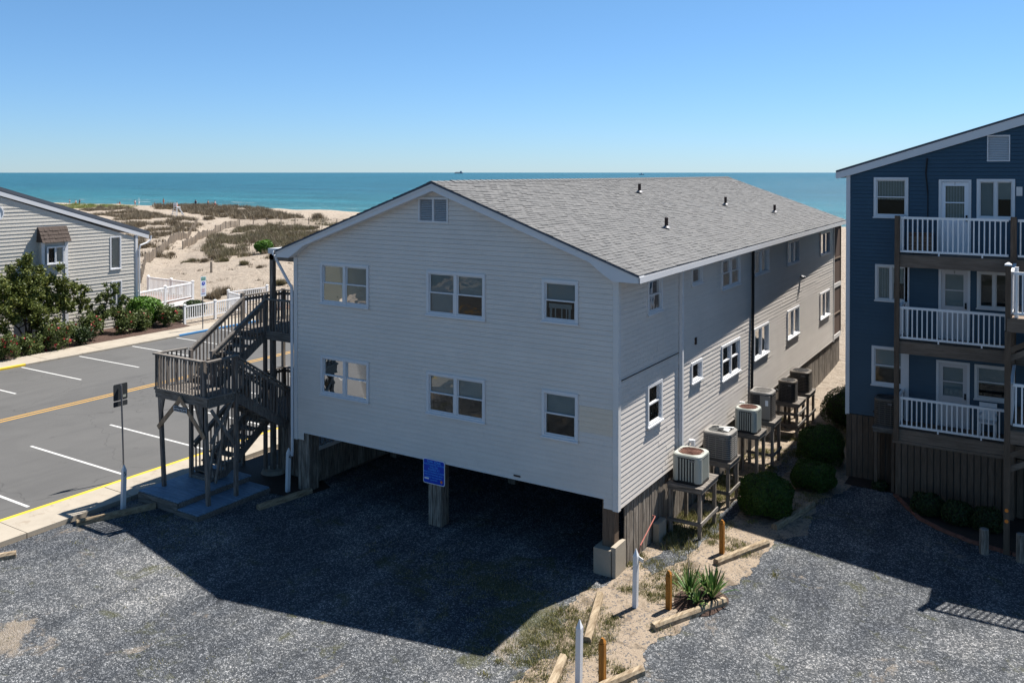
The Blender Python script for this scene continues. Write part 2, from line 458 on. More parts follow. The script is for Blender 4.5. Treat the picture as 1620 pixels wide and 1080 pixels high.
# ------------------------------------------------------------------ ground, dunes, sea
def sstep(a, b, x):
    t = max(0.0, min(1.0, (x-a)/(b-a))); return t*t*(3-2*t)
def hgt(x, y):
    s = sstep(44, 58, y + max(0, x+30)*.35)
    n1 = noise.fractal(Vector((x*.045, y*.045, 3.1)), 1.0, 2.1, 4)
    n2 = noise.fractal(Vector((x*.30, y*.30, 7.7)), .9, 2.2, 4)
    h = s*(.25 + .80*n1 + .34*n2)
    h += .9*math.exp(-((y-136-6*math.sin(x*.03))/9)**2)*(.6+.6*noise.noise(Vector((x*.03, 0, 5))))*s
    h -= .45*math.exp(-(abs((y-46.5)-(-(x+65.4))*.90)/2.2)**2)*sstep(46, 52, y)*(1 if x > -121 else 0)
    b = sstep(146, 184, y)
    h = h*(1-b) - 2.25*b - (3.0 if y > 205 else 0)
    if y < 44: h -= .05
    else: h -= .05*(1-sstep(44, 47, y))
    return h
xs = np.concatenate([np.linspace(-6000, -420, 12)[:-1], np.arange(-420, -150, 3.0), np.arange(-150, -35, 1.0), np.arange(-35, 160, 5.0), np.linspace(160, 6000, 10)])
ys = np.concatenate([np.linspace(-6000, -60, 8)[:-1], np.arange(-60, 40, 10.0), np.arange(40, 138, 1.0), np.arange(138, 240, 2.5)])
verts = [(x, y, hgt(x, y)) for y in ys for x in xs]
nx = len(xs)
faces = [(j*nx+i, j*nx+i+1, (j+1)*nx+i+1, (j+1)*nx+i) for j in range(len(ys)-1) for i in range(nx-1)]
g = MB(); g.v = verts; g.f = faces; g.m = [0]*len(faces)
struct('ground', g, M['sand'], smooth=True)
g = MB(); g.add([(-45000, 170, -2.0), (45000, 170, -2.0), (45000, 60000, -2.0), (-45000, 60000, -2.0)], [(0,1,2,3)])
struct('sea', g, M['water'])

def inland(name):  # unseen dark ground, added to darken window reflections and ground bounce
    g = MB(); g.add([(-6000,-6000,.0),(6000,-6000,.0),(6000,-31,.0),(-6000,-31,.0)], [(0,1,2,3)])
    g.add([(-6000,-30.99,.0),(-49.2,-30.99,.0),(-49.2,30,.0),(-6000,30,.0)], [(0,1,2,3)])
    g.add([(-49.19,-30.99,.0),(-44.8,-30.99,.0),(-44.8,9.9,.0),(-49.19,9.9,.0)], [(0,1,2,3)])
    g.add([(31,-30.99,.0),(6000,-30.99,.0),(6000,30,.0),(31,30,.0)], [(0,1,2,3)])
    m = mat('unseen_dark_ground', (.05,.06,.025), .95, .1); t = NT(m)
    t.col(t.mix(t.noise(t.wpos(), .05, 5, .6), (.030,.034,.028), (.060,.060,.050)))
    struct(name, g, m)
inland('reflection_ground')
def jag(poly, step, amp, seed=0, keep=()):
    out = []
    n = len(poly)
    for i in range(n):
        p = Vector((*poly[i], 0)); q = Vector((*poly[(i+1)%n], 0)); d = q-p; L = d.length
        k = max(1, int(L/step)) if i not in keep else 1
        nn = Vector((-d.y, d.x, 0)).normalized()
        for j in range(k):
            c = p + d*j/k
            a = 0 if (j == 0 or i in keep) else amp*noise.fractal(Vector((c.x*1.7, c.y*1.7, seed)), .7, 2.1, 4)
            out.append((c.x+nn.x*a, c.y+nn.y*a))
    return out
def sheet(name, poly, z, m, structd=True):
    g = MB(); g.add([(x, y, z) for x, y in poly], [tuple(range(len(poly)))])
    me = g.mesh(name, m)
    import bmesh
    bm = bmesh.new(); bm.from_mesh(me); bmesh.ops.triangulate(bm, faces=bm.faces[:]); bm.to_mesh(me); bm.free()
    o = bpy.data.objects.new(name, me); COL.objects.link(o)
    if structd: o['kind'] = 'structure'
    return o
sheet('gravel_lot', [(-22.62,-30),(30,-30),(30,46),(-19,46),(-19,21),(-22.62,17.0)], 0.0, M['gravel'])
strip = jag([(-7.4,6),(-7.0,12),(-6.35,14.7),(-6.75,15.9),(-6.45,17.2),(-6.3,19.0),(-5.95,20.2),(-5.95,22.4),(-5.3,23.4),(-5.6,25.6),(-5.0,27.6),(-5.2,28.5),(-5.2,46),(-8.6,46),(-8.6,18.0),(-9.0,17.6),(-8.75,16.2),(-8.2,14.8),(-8.9,12),(-8.8,6)], .05, .16, 2, keep=(11,12,13))
sheet('sandy_strip', strip, .006, M['strip'])
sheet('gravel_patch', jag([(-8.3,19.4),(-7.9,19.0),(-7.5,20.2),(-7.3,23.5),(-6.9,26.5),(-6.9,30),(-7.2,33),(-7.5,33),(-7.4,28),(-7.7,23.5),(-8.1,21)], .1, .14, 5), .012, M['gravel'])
sheet('road', [(-43.0,-60),(-24.3,-60),(-24.3,42.3),(-43.0,42.3)], 0.0, M['asphalt'])
sheet('mulch_bed', jag([(-48.7,10),(-44.6,10),(-44.6,34.6),(-46.6,35.2),(-48.7,34.5)], .3, .12, 3, keep=(0,1,4)), .05, M['mulch'])
sheet('planting_bed', jag([(-5.2,28.6),(-5.2,27.75),(-3.8,27.7),(-3.3,26.9),(-2.95,26.0),(-2.3,25.4),(-1.5,25.05),(-.4,24.75),(4,24.6),(4,28.6)], .3, .02, 3), .02, M['mulchdark'])
sheet('entrance_bed', jag([(-22.5,17.9),(-19.6,17.9),(-18.6,18.2),(-18.4,19.2),(-19.2,19.6),(-19.2,24),(-22.5,24)], .3, .1, 3), .014, M['mulchdark'])
sheet('brick_path', [(-46.5,42.4),(-38,42.4),(-38,46.0),(-46.5,46.0)], .03, M['brickpave'])

# pavements with kerbs, slabs as pieces
def pavement(name, x0, x1, xk0, xk1, y0, y1, z, kerb_segs, step=3.05):
    root = bpy.data.objects.new(name, None); COL.objects.link(root); root['kind'] = 'structure'
    root.location = ((x0+x1)/2, y0, 0)
    n = int(round((y1-y0)/step))
    for i in range(n):
        a = y0+i*step+.012; b = y0+(i+1)*step-.012
        obj('slab', MB().box(x0, x1, a, b, -.04, z+random.uniform(-.004,.004)), M['walk'], root)
    for (a, b, m) in kerb_segs:
        k = int(max(1, round((b-a)/3.05)))
        for i in range(k):
            p = a+(b-a)*i/k+.006; q = a+(b-a)*(i+1)/k-.006
            w = .03
            g = MB(); s0, s1 = (xk0, xk1)
            lo, hi = min(s0, s1), max(s0, s1)
            g.prism([(lo,p,-.06),(hi,p,-.06),(hi,p,z-.02),(hi-.02,p,z+.004),(lo+.02,p,z+.004),(lo,p,z-.02)], (0, q-p, 0))
            obj('kerb', g, M[m], root)
    return root
pavement('pavement', -24.07, -22.72, -24.22, -24.08, -12, 42.9, .10, [(-12,21.5,'kyellow'),(21.5,42.3,'kyellow')])
pavement('pavement_across_road', -44.75, -43.06, -43.05, -42.88, -9, 42.85, .10, [(-9,23.4,'kyellow'),(23.4,32.3,'walk'),(32.3,39.0,'kblue'),(39.0,42.3,'walk')])
obj('kerb', MB().box(-42.85,-24.25,42.35,42.5,-.05,.12), M['walk'])['kind'] = 'structure'
# lot edging just inside the near pavement
pm = MB()
for y in [7.4,10.45,13.55,16.6,19.6,22.65,25.7,28.75,31.8,34.9]:
    pm.add([(-30.13,y-.05,.004),(-24.7,y-.05-.02,.004),(-24.7,y+.05-.02,.004),(-30.13,y+.05,.004)], [(0,1,2,3)])
for y in [8.0,11.05,14.1,17.1,20.15,23.12,26.1,29.15,32.0,35.1]:
    pm.add([(-42.75,y-.05,.004),(-37.82,y-.05+.05,.004),(-37.82,y+.05+.05,.004),(-42.75,y+.05,.004)], [(0,1,2,3)])
struct('parking_bay_lines', pm, M['pwhite'])
pm = MB()
for x in (-34.3, -34.02):
    pm.add([(x-.055,-60,.004),(x+.055,-60,.004),(x+.055,41.5,.004),(x-.055,41.5,.004)], [(0,1,2,3)])
struct('yellow_centre_lines', pm, M['pyellow'])

# ------------------------------------------------------------------ wall and window builders
def pF(Y):  return lambda a, n, z: (a, Y-n, z)      # wall facing -Y
def pS(X):  return lambda a, n, z: (X+n, a, z)      # wall facing +X
def pbox(mb, P, a0, a1, n0, n1, z0, z1, m=0):
    c = [P(a0,n0,z0),P(a1,n0,z0),P(a1,n1,z0),P(a0,n1,z0),P(a0,n0,z1),P(a1,n0,z1),P(a1,n1,z1),P(a0,n1,z1)]
    return mb.hexa(c, m)
def courses(parent, P, outline, holes, z0, z1, step, mats, nb=.017, nt=.003, name='siding_course', gap=.007, matfn=None, jig=0.0):
    k = 0; zb = z0
    while zb < z1-.01:
        zt = min(zb+step, z1)
        cuts = sorted({zb, zt} | {h[2] for h in holes if zb < h[2] < zt} | {h[3] for h in holes if zb < h[3] < zt})
        g = MB(); j = random.uniform(-jig, jig)
        for c0, c1 in zip(cuts[:-1], cuts[1:]):
            zm = (c0+c1)/2
            f0 = (c0-zb)/step; f1 = (c1-zb)/step
            cb = c0+gap if c0 == zb else c0
            n0 = nb+(nt-nb)*f0+j; n1 = nb+(nt-nb)*f1+j
            A0, A1 = outline(c0+1e-4), outline(c1-1e-4)
            if A0 is None: continue
            if A1 is None: A1 = ((A0[0]+A0[1])/2,)*2
            hs = sorted([h for h in holes if h[2] < zm < h[3]])
            edges = ['L']; 
            segs = []; cur = 'L'
            for h in hs:
                segs.append((cur, h[0])); cur = h[1]
            segs.append((cur, 'R'))
            for s, e in segs:
                if len(segs) > 1:
                    if g.f: obj(name, g, mats, parent)
                    g = MB()
                s0 = A0[0] if s == 'L' else s; s1 = A1[0] if s == 'L' else s
                e0 = A0[1] if e == 'R' else e; e1 = A1[1] if e == 'R' else e
                if e0-s0 < .02 and e1-s1 < .02: continue
                e0 = max(e0, s0); e1 = max(e1, s1)
                pieces = [(s0, s1, e0, e1, 0)]
                if matfn: pieces = matfn(s0, s1, e0, e1, zm)
                if gap > 0 and e0-s0 > 2.5:
                    pc2 = []
                    for (q0, q1, r0, r1, mi) in pieces:
                        a = q0; first = True
                        while r0-a > 4.6:
                            b = a+random.uniform(2.2, 4.2)
                            pc2.append((a if not first else q0, a if not first else q1, b, b, mi)); a = b; first = False
                        pc2.append((a if not first else q0, a if not first else q1, r0, r1, mi))
                    pieces = pc2
                n00, n10 = n0, n1
                for pi_, (q0, q1, r0, r1, mi) in enumerate(pieces):
                    n0 = n00+(.0035 if pi_ % 2 else 0); n1 = n10+(.0035 if pi_ % 2 else 0)
                    vs = [P(q0,n0,cb), P(r0,n0,cb), P(r1,n1,c1), P(q1,n1,c1)]
                    g.add(vs, [(0,1,2,3)], mi)
                    if c0 == zb:
                        g.add([P(q0,-.006,cb), P(r0,-.006,cb), P(r0,n0,cb), P(q0,n0,cb)], [(0,1,2,3)], mi)
        if g.f: obj(name, g, mats, parent)
        zb = zt; k += 1
def ring(g, P, a0, a1, z0, z1, w, n0, n1, wb=None):
    wb = wb or w
    pbox(g, P, a0, a1, n0, n1, z1-w, z1); pbox(g, P, a0, a1, n0, n1, z0, z0+wb)
    pbox(g, P, a0, a0+w, n0, n1, z0+wb, z1-w); pbox(g, P, a1-w, a1, n0, n1, z0+wb, z1-w)
def pane_quad(P, a0, a1, n, z0, z1):
    g = MB(); pbox(g, P, a0, a1, n-.004, n, z0, z1); return g
def window(parent, P, a0, a1, z0, z1, kind='dh', trim='trimblue', blinds=('blind',), depth=.13, cw=.075, n=.045, sashm=None, drops=None, label=None):
    sm = M[sashm or trim]
    g = MB(); ring(g, P, a0, a1, z0, z1, cw, .0, n)
    # reveal, closed from siding to back
    ring(g, P, a0+.02, a1-.02, z0+.02, z1-.02, cw-.02, -depth, .0)
    lights = []
    if kind in ('dh', 'slider1', 'fixed', 'sliderdoor1'): lights = [(a0+cw, a1-cw)]
    else:
        mid = (a0+a1)/2; mw = .05 if kind == 'dh2' else .03
        pbox(g, P, mid-mw, mid+mw, -depth+.02, n-.012, z0+cw, z1-cw)
        lights = [(a0+cw, mid-mw), (mid+mw, a1-cw)]
    w = obj('window', g, M[trim], parent, origin=P((a0+a1)/2, 0, z0), label=label)
    gs = MB(); pbox(gs, P, a0-.02, a1+.02, n, n+.035, z0-.005, z0+.035); pbox(gs, P, a0+cw, a1-cw, -.02, n, z0+cw, z0+cw+.012)
    obj('sill', gs, M[trim], w)
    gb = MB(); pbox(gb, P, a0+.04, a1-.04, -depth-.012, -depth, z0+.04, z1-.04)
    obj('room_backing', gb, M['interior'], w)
    for i, (l0, l1) in enumerate(lights):
        bl = blinds[i % len(blinds)]
        zi0, zi1 = z0+cw, z1-cw
        zm = (zi0+zi1)/2+.02
        gs = MB()
        if kind in ('dh', 'dh2'):
            ring(gs, P, l0, l1, zm-.015, zi1, .035, -.045, -.015)
            ring(gs, P, l0, l1, zi0, zm+.02, .035, -.015, .012, .05)
            obj('sash', gs, sm, w)
            obj('pane', pane_quad(P, l0+.035, l1-.035, -.028, zm+.02, zi1-.035), M['glass'], w)
            obj('pane', pane_quad(P, l0+.035, l1-.035, .0, zi0+.05, zm-.015), M['glass'], w)
        else:
            nn = -.02-.02*i
            ring(gs, P, l0, l1, zi0, zi1, .03, nn-.012, nn+.014)
            obj('sash', gs, sm, w)
            obj('pane', pane_quad(P, l0+.03, l1-.03, nn, zi0+.03, zi1-.03), M['glass'], w)
        if bl:
            d = (drops[i % len(drops)] if drops else 1.0)
            gb = MB(); zb = zi1-(zi1-zi0)*d
            N = max(3, int((l1-l0)/.05)) if bl == 'curtain' else 1
            for k in range(N):
                off = .012*math.sin(k*2.1) if bl == 'curtain' else 0
                pbox(gb, P, l0+(l1-l0)*k/N, l0+(l1-l0)*(k+1)/N, -.066+off*.8, -.060+off*.8, zb, zi1)
            obj('curtain' if bl == 'curtain' else 'blind', gb, M[bl], w)
    return w

# ------------------------------------------------------------------ main building
YF = 18.55; XW = -8.57; XL = -19.21; RX = -13.85; ZR = 9.33; SL = .358
ab = thing('apartment_building', 'large off-white two-storey gabled beach building raised over open gravel parking', 'building', (RX, YF, 0))
PFm = pF(YF); PSm = pS(XW)
def outF(z):
    if z < 1.55: return None
    m = min(ZR-.13-z, 20)
    hw = m/SL
    if hw <= 0: return None
    return (max(XL+.06, RX-hw), min(XW-.06, RX+hw))
fwin = [(-18.14,-16.28,5.70,6.93,'dh2',('blind','blind')), (-14.22,-12.32,5.71,6.93,'dh2',('blind','blind')), (-10.62,-9.61,5.86,6.93,'dh',('blind',)),
        (-18.14,-16.28,3.02,4.19,'dh2',('blind','blind')), (-14.22,-12.32,3.05,4.19,'dh2',('blind','blind')), (-10.62,-9.61,3.00,4.19,'dh',('blind',))]
holes = [(a, b, c, d) for a, b, c, d, _, _ in fwin] + [(-14.50,-13.50,8.22,8.90), (-18.85,-8.93,1.0,1.80)]
def front_mat(s0, s1, e0, e1, z):
    out = [(s0, s1, e0, e1, 0)]
    cuts = []
    if 3.28 < z < 3.93: cuts = [(-9.58, 99, 1)]
    elif 3.0 < z < 4.7 : cuts = [(-99, -18.2, 1)]
    for lo, hi, mi in cuts:
        if lo > s0 and lo < e0: out = [(s0, s1, lo, lo, 0), (lo, lo, e0, e1, mi)]
        elif lo <= s0 and hi >= e0: out = [(s0, s1, e0, e1, mi)]
    return out
courses(ab, PFm, outF, holes, 1.55, 9.10, .125, [M['siding'], M['siding_new']], matfn=front_mat)
side_win = [(20.28,21.26,5.93,6.87,'dh'),(23.46,24.36,6.32,6.87,'fixed'),(26.16,28.07,5.88,6.87,'dh2'),(29.65,31.54,5.95,6.87,'slider'),(34.17,36.10,5.90,6.87,'slider'),(39.92,41.93,5.80,6.87,'slider'),
            (20.28,21.26,3.07,4.15,'dh'),(23.46,24.36,3.52,4.13,'fixed'),(26.16,28.07,3.03,4.15,'dh2'),(29.65,31.54,3.03,4.15,'slider'),(34.17,36.10,3.0,4.15,'slider'),(39.92,41.93,2.95,4.15,'slider')]
def side_mat(s0, s1, e0, e1, z):
    return [(s0, s1, e0, e1, 0)]
courses(ab, PSm, lambda z: (YF+.06, 42.85) if z < 7.0 else None, [w[:4] for w in side_win], 1.55, 7.0, .125, [M['siding'], M['siding_new']], nb=.013, gap=.009)
# wall cores behind the siding
g = MB()
g.prism([(XL,YF+.15,1.80),(XW-.15,YF+.15,1.80),(XW-.15,YF+.15,7.2),(RX,YF+.15,ZR-.16),(XL,YF+.15,7.2)], (0,.15,0))
g.box(XW-.3, XW-.15, YF+.3, 42.85, 1.80, 7.1); g.box(XL, XL+.2, YF+.3, 44.3, 1.80, 7.1); g.box(XL, XW-.15, 42.7, 42.85, 1.80, 7.1)
obj('wall', g, M['siding'], ab)
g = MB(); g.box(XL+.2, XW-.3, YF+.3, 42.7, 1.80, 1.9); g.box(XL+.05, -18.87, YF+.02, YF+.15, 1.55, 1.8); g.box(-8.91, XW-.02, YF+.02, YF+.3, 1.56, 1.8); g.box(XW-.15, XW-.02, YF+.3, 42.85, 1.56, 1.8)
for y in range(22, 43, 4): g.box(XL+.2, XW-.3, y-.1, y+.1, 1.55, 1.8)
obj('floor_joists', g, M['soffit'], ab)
# corner boards
g = MB(); g.box(XW-.11, XW+.035, YF-.035, YF+.11, 1.54, 7.03)
obj('corner_board', g, M['trim'], ab)
g = MB(); g.box(XL-.03, XL+.11, YF-.035, YF+.11, 1.54, 7.03); obj('corner_board', g, M['trim'], ab)
g = MB(); g.box(XW-.1, XW+.03, 42.80, 42.95, 1.5, 7.1); obj('corner_board', g, M['trim'], ab)
g = MB(); g.box(-18.87, -8.91, YF-.022, YF+.0, 1.775, 1.815); obj('skirt_trim', g, M['trim'], ab)
# windows
rnd_drops = [(.95,.55),(.5,.9),(.45,),(.6,.5),(.5,.45),(.5,)]
for i, (a, b, c, d, k, bl) in enumerate(fwin):
    window(ab, PFm, a, b, c, d, k, blinds=bl, drops=[(1.0,1.0),(1.0,.5),(.48,),(.52,.5),(.5,.5),(.5,)][i])
for i, (a, b, c, d, k) in enumerate(side_win):
    bl = {'dh':('blinddark',), 'dh2':('blinddark','blinddark'), 'slider':(('curtain', None) if i in (5,10) else ('blinddark',None)), 'fixed':(None,)}[k]
    window(ab, PSm, a, b, c, d, k, blinds=bl, drops=[(.5,),(1,),(1,.7),(1,1),(1,1),(1,1)][i%6])
# plastic chair behind the top right front window
ch = thing('plastic_chair', 'white plastic chair back seen through the upper right window of the long white front', 'chair', (-10.15, YF+.1, 5.93))
g = MB()
for (x0, x1, z0, z1) in ((-10.47,-9.83,6.22,6.33),(-10.44,-10.38,5.95,6.22),(-9.92,-9.86,5.95,6.22),(-10.30,-10.27,5.95,6.22),(-10.12,-10.09,5.95,6.22),(-9.99,-9.96,5.95,6.22)):
    g.box(x0, x1, YF+.055, YF+.075, z0, z1)
obj('backrest', g, M['trimblue'], ch)

# louvred gable vent
g = MB(); ring(g, PFm, -14.50, -13.50, 8.22, 8.90, .05, -.05, .035)
pbox(g, PFm, -14.03, -13.97, -.03, .03, 8.27, 8.85)
lv = obj('gable_vent', g, M['trimblue'], ab, origin=(-14, YF, 8.26))
g = MB(); pbox(g, PFm, -14.45, -13.55, -.06, -.05, 8.26, 8.86); obj('vent_backing', g, M['interior'], lv)
for k in range(12):
    z = 8.285+k*.0485
    for (a, b) in ((-14.45,-14.03),(-13.97,-13.55)):
        g = MB(); g.hexa([(a,YF-.02,z),(b,YF-.02,z),(b,YF-.012,z-.004),(a,YF-.012,z-.004),(a,YF+.04,z+.034),(b,YF+.04,z+.034),(b,YF+.048,z+.03),(a,YF+.048,z+.03)])
        obj('louver', g, M['trimblue'], lv)

# roof: decking, shingle tabs, ridge caps, rake boards, eaves
YR0, YR1 = 18.24, 44.3
def lerp(a, b, t): return tuple(a[i]+(b[i]-a[i])*t for i in range(3))
Rr0, Rr1 = (RX, YR0, ZR), (-14.15, YR1, 9.33)
Er0, Er1 = (-7.90, YR0, 7.20), (-8.26, YR1, 7.25)
El0, El1 = (-19.73, YR0, 7.22), (-20.05, YR1, 7.27)
rf = MB(); th = .05
for e0, e1 in ((Er0, Er1), (El0, El1)):
    c = [Rr0, e0, e1, Rr1]
    rf.hexa([(p[0],p[1],p[2]-th) for p in c]+list(c))
roof = obj('roof', rf, M['roofdark'], ab)
def tabs(e0, e1, r0, r1, rows, tabw, seed):
    rr = random.Random(seed); g = MB()
    nrm = (Vector(e1)-Vector(e0)).cross(Vector(r0)-Vector(e0)).normalized()
    if nrm.z < 0: nrm = -nrm
    L = (Vector(e1)-Vector(e0)).length; n = int(L/tabw)
    for r in range(rows):
        s0 = r/rows; s1 = (r+1)/rows+.3/rows
        off = (r % 2)*.5 + rr.uniform(-.12, .12)
        A0, A1 = Vector(lerp(e0, r0, s0)), Vector(lerp(e1, r1, s0)); B0, B1 = Vector(lerp(e0, r0, min(1, s1))), Vector(lerp(e1, r1, min(1, s1)))
        for k in range(-1, n+1):
            a = (k+off)/n; b = (k+1+off)/n-.035/n*rr.uniform(.6, 1.4)
            a = max(0, a); b = min(1, b)
            if b-a < .1/n: continue
            d = rr.uniform(.010, .017) if rr.random() < .65 else rr.uniform(.018, .026)
            p0, p1 = A0.lerp(A1, a), A0.lerp(A1, b); q0, q1 = B0.lerp(B1, a), B0.lerp(B1, b)
            g.add([p0, p1, p0+nrm*d, p1+nrm*d, q1+nrm*.004, q0+nrm*.004], [(0,1,3,2),(2,3,4,5)])
    return g
o = obj('shingles', tabs(Er0, Er1, Rr0, Rr1, 50, .28, 3), M['shingle'], roof); o['kind'] = 'stuff'
o = obj('shingles', tabs(El0, El1, Rr0, Rr1, 45, .60, 4), M['shingle'], roof); o['kind'] = 'stuff'
for k in range(88):
    t0 = k/88; t1 = (k+1.25)/88
    p = Vector(lerp(Rr0, Rr1, t0)); q = Vector(lerp(Rr0, Rr1, min(1, t1)))
    if p.y < 18.9: lift = .008
    else: lift = .022
    w = .16; dz = w*SL
    g = MB(); u = lift+.014; v = lift
    g.add([(p.x-w,p.y,p.z-dz+u),(p.x,p.y,p.z+u),(p.x+w,p.y,p.z-dz+u),(q.x-w,q.y,q.z-dz+v),(q.x,q.y,q.z+v),(q.x+w,q.y,q.z-dz+v),(p.x-w,p.y,p.z-dz-.01),(p.x,p.y,p.z-.01),(p.x+w,p.y,p.z-dz-.01)], [(0,1,4,3),(1,2,5,4),(6,7,1,0),(7,8,2,1),(2,8,5),(0,3,6)])
    obj('ridge_cap', g, M['shingle'], roof)
for sgn, E_, nm in ((1, Er0, 'r'), (-1, El0, 'l')):
    ze = 7.02
    xe = E_[0]; wallx = XW if sgn > 0 else XL
    P0 = (RX, ZR-th-.01); P1 = (xe, 7.19)
    xk = wallx - sgn*.62
    zk = ZR-SL*abs(xk-RX)-.22
    pts = [P0, P1, (xe, ze), (wallx, ze), (wallx-sgn*.28, ze+.17), (xk, zk), (RX, ZR-.25)]
    g = MB(); g.prism([(x, YR0+.03, z) for x, z in pts], (0, YF-YR0-.035, 0))
    obj('rake_board', g, M['trimblue'], ab)
    g = MB(); g.prism([(x, YR0+.008, z) for x, z in [P0, P1, (xe, 7.13), (RX, ZR-.12)]], (0, .02, 0)); obj('rake_moulding', g, M['trim'], ab)
# eave fascia, gutter line and soffit on both long sides
g = MB()
g.hexa([(-7.92,YR0+.03,7.02),(-7.885,YR0+.03,7.02),(-8.245,YR1,7.07),(-8.28,YR1,7.07),(-7.92,YR0+.03,7.165),(-7.885,YR0+.03,7.165),(-8.245,YR1,7.215),(-8.28,YR1,7.215)])
obj('fascia', g, M['trimblue'], ab)
g = MB(); g.hexa([(-8.57,YF,7.025),(-7.93,YF,7.025),(-8.29,YR1,7.075),(-8.62,YR1,7.075),(-8.57,YF,7.045),(-7.93,YF,7.045),(-8.29,YR1,7.095),(-8.62,YR1,7.095)])
obj('soffit', g, M['trim'], ab)
g = MB(); g.hexa([(-19.75,YR0+.03,7.03),(-19.71,YR0+.03,7.03),(-20.03,YR1,7.08),(-20.07,YR1,7.08),(-19.75,YR0+.03,7.18),(-19.71,YR0+.03,7.18),(-20.03,YR1,7.23),(-20.07,YR1,7.23)])
obj('fascia', g, M['trimblue'], ab)
# walkway roof on the far long side
g = MB(); g.hexa([(-21.15,19.25,6.98),(-19.7,19.25,6.98),(-19.9,YR1,7.0),(-21.35,YR1,7.0),(-21.15,19.25,7.14),(-19.7,19.25,7.2),(-19.9,YR1,7.22),(-21.35,YR1,7.16)])
obj('walkway_roof', g, M['trimblue'], ab)
# vent pipes on the roof
for (x, y, z) in ((-12.5,28.9,8.81),(-9.8,24.7,7.86),(-10.9,33.8,8.25),(-9.8,37.0,7.86)):
    z = ZR-SL*(x-RX)+.02
    vp = obj('vent_pipe', MB().tube((x,y,z-.02),(x,y,z+.30),.055,n=12), M['darkbrown'], ab, smooth=False, origin=(x,y,z))
    obj('pipe_flashing', MB().tube((x,y,z-.01),(x,y,z+.05),.13,.07,n=12), M['metal'], vp)
# downspouts
def downspout(parent, pts, r=.045, m='trimblue'):
    g = MB()
    for p, q in zip(pts[:-1], pts[1:]): g.tube(p, q, r, n=8)
    return obj('downspout', g, M[m], parent)
g = MB(); g.box(XW+.02, XW+.12, 22.50, 22.60, 1.75, 7.0); obj('downspout', g, M['trimblue'], ab)
downspout(ab, [(-19.8,18.30,7.08),(-19.78,18.36,6.9),(-19.40,18.47,6.25),(-19.30,18.50,6.1),(-19.30,18.50,1.15),(-19.28,18.46,1.02)])
g = MB()
for dx in (0, .055): g.tube((XW+.06,29.40+dx,6.95),(XW+.06,29.38+dx,5.2),.04,n=8); g.tube((XW+.06,29.38+dx,5.2),(XW+.07,29.22+dx,1.75),.04,n=8)
obj('cable_conduit', g, M['black'], ab)
g = MB(); g.box(XW+.01, XW+.05, 23.76, 23.86, 4.62, 4.82); obj('wall_light', g, M['darkbrown'], ab)
g = MB(); g.box(XW+.01, XW+.06, 36.25, 36.40, 5.25, 5.33); g.tube((XW+.05,36.3,5.3),(XW+.16,36.22,5.24),.05,.06); g.tube((XW+.05,36.36,5.3),(XW+.16,36.46,5.24),.05,.06); obj('flood_light', g, M['metal'], ab)
for (y, z, c) in ((23.35,1.95,'trimblue'),(24.7,1.9,'black'),(28.1,1.95,'trim')):
    g = MB(); g.tube((XW+.01,y,z),(XW+.12,y,z),.06,.05,n=10); g.box(XW+.08,XW+.17,y-.05,y+.05,z-.12,z+.05); obj('line_cover', g, M[c], ab)
g = MB(); g.tube((XW+.028,YF+.15,4.62),(XW+.03,22.45,4.62),.012,n=6); obj('wall_cable', g, M['black'], ab)
# small board patch and name plate on the front bottom edge
g = MB(); g.box(-11.45,-11.25,YF-.03,YF-.018,1.86,1.90); obj('small_plate', g, M['darkbrown'], ab)
# screened porch at the sea end, floor bands and screens
pc = MB()
for z0, z1 in ((1.55,1.75),(4.02,4.22),(6.95,7.1)): pc.box(XW-.10, XW, 42.95, 44.7, z0, z1)
obj('porch_band', pc, M['trim'], ab)
for z0, z1 in ((1.75,4.02),(4.22,6.95)):
    zm = z0+(z1-z0)*.44
    obj('porch_screen', MB().box(XW-.06, XW-.03, 43.0, 44.6, z0, zm-.02), M['screen'], ab)
    obj('porch_screen', MB().box(XW-.06, XW-.03, 43.0, 44.6, zm+.03, z1), M['screen'], ab)
    obj('porch_rail', MB().box(XW-.08, XW, 42.95, 44.7, zm-.03, zm+.03), M['stain'], ab)
    obj('porch_post', MB().box(XW-.09, XW+.0, 44.6, 44.7, z0, z1), M['stain'], ab)
obj('porch_wall', MB().box(XL, XW-.12, 44.2, 44.35, 1.55, 7.0), M['siding'], ab)
# skirt boards below the sunny side
me_b = {}
def board_mesh(w, t, h, m, ax='S'):
    key = (round(w,3), round(t,3), round(h,3), m, ax)
    if key not in me_b:
        g = MB(); b = .004
        if ax == 'S': g.box(-t/2, t/2, -w/2, w/2, 0, h)
        else: g.box(-w/2, w/2, -t/2, t/2, 0, h)
        me_b[key] = g.mesh('board', M[m])
    return me_b[key]
y = 19.12
bm3 = [board_mesh(.135, .022, h, 'fencewood') for h in (1.53, 1.55)]
while y < 44.6:
    h = bm3[random.randrange(2)]
    inst('skirt_board', h, (XW-.06+random.uniform(-.008,.008), y, 0.0+random.uniform(0,.02)), ab, rot=(random.uniform(-.008,.008), 0, random.uniform(-.03,.03)), scale=(1, random.uniform(.93,1.0), 1))
    y += .142
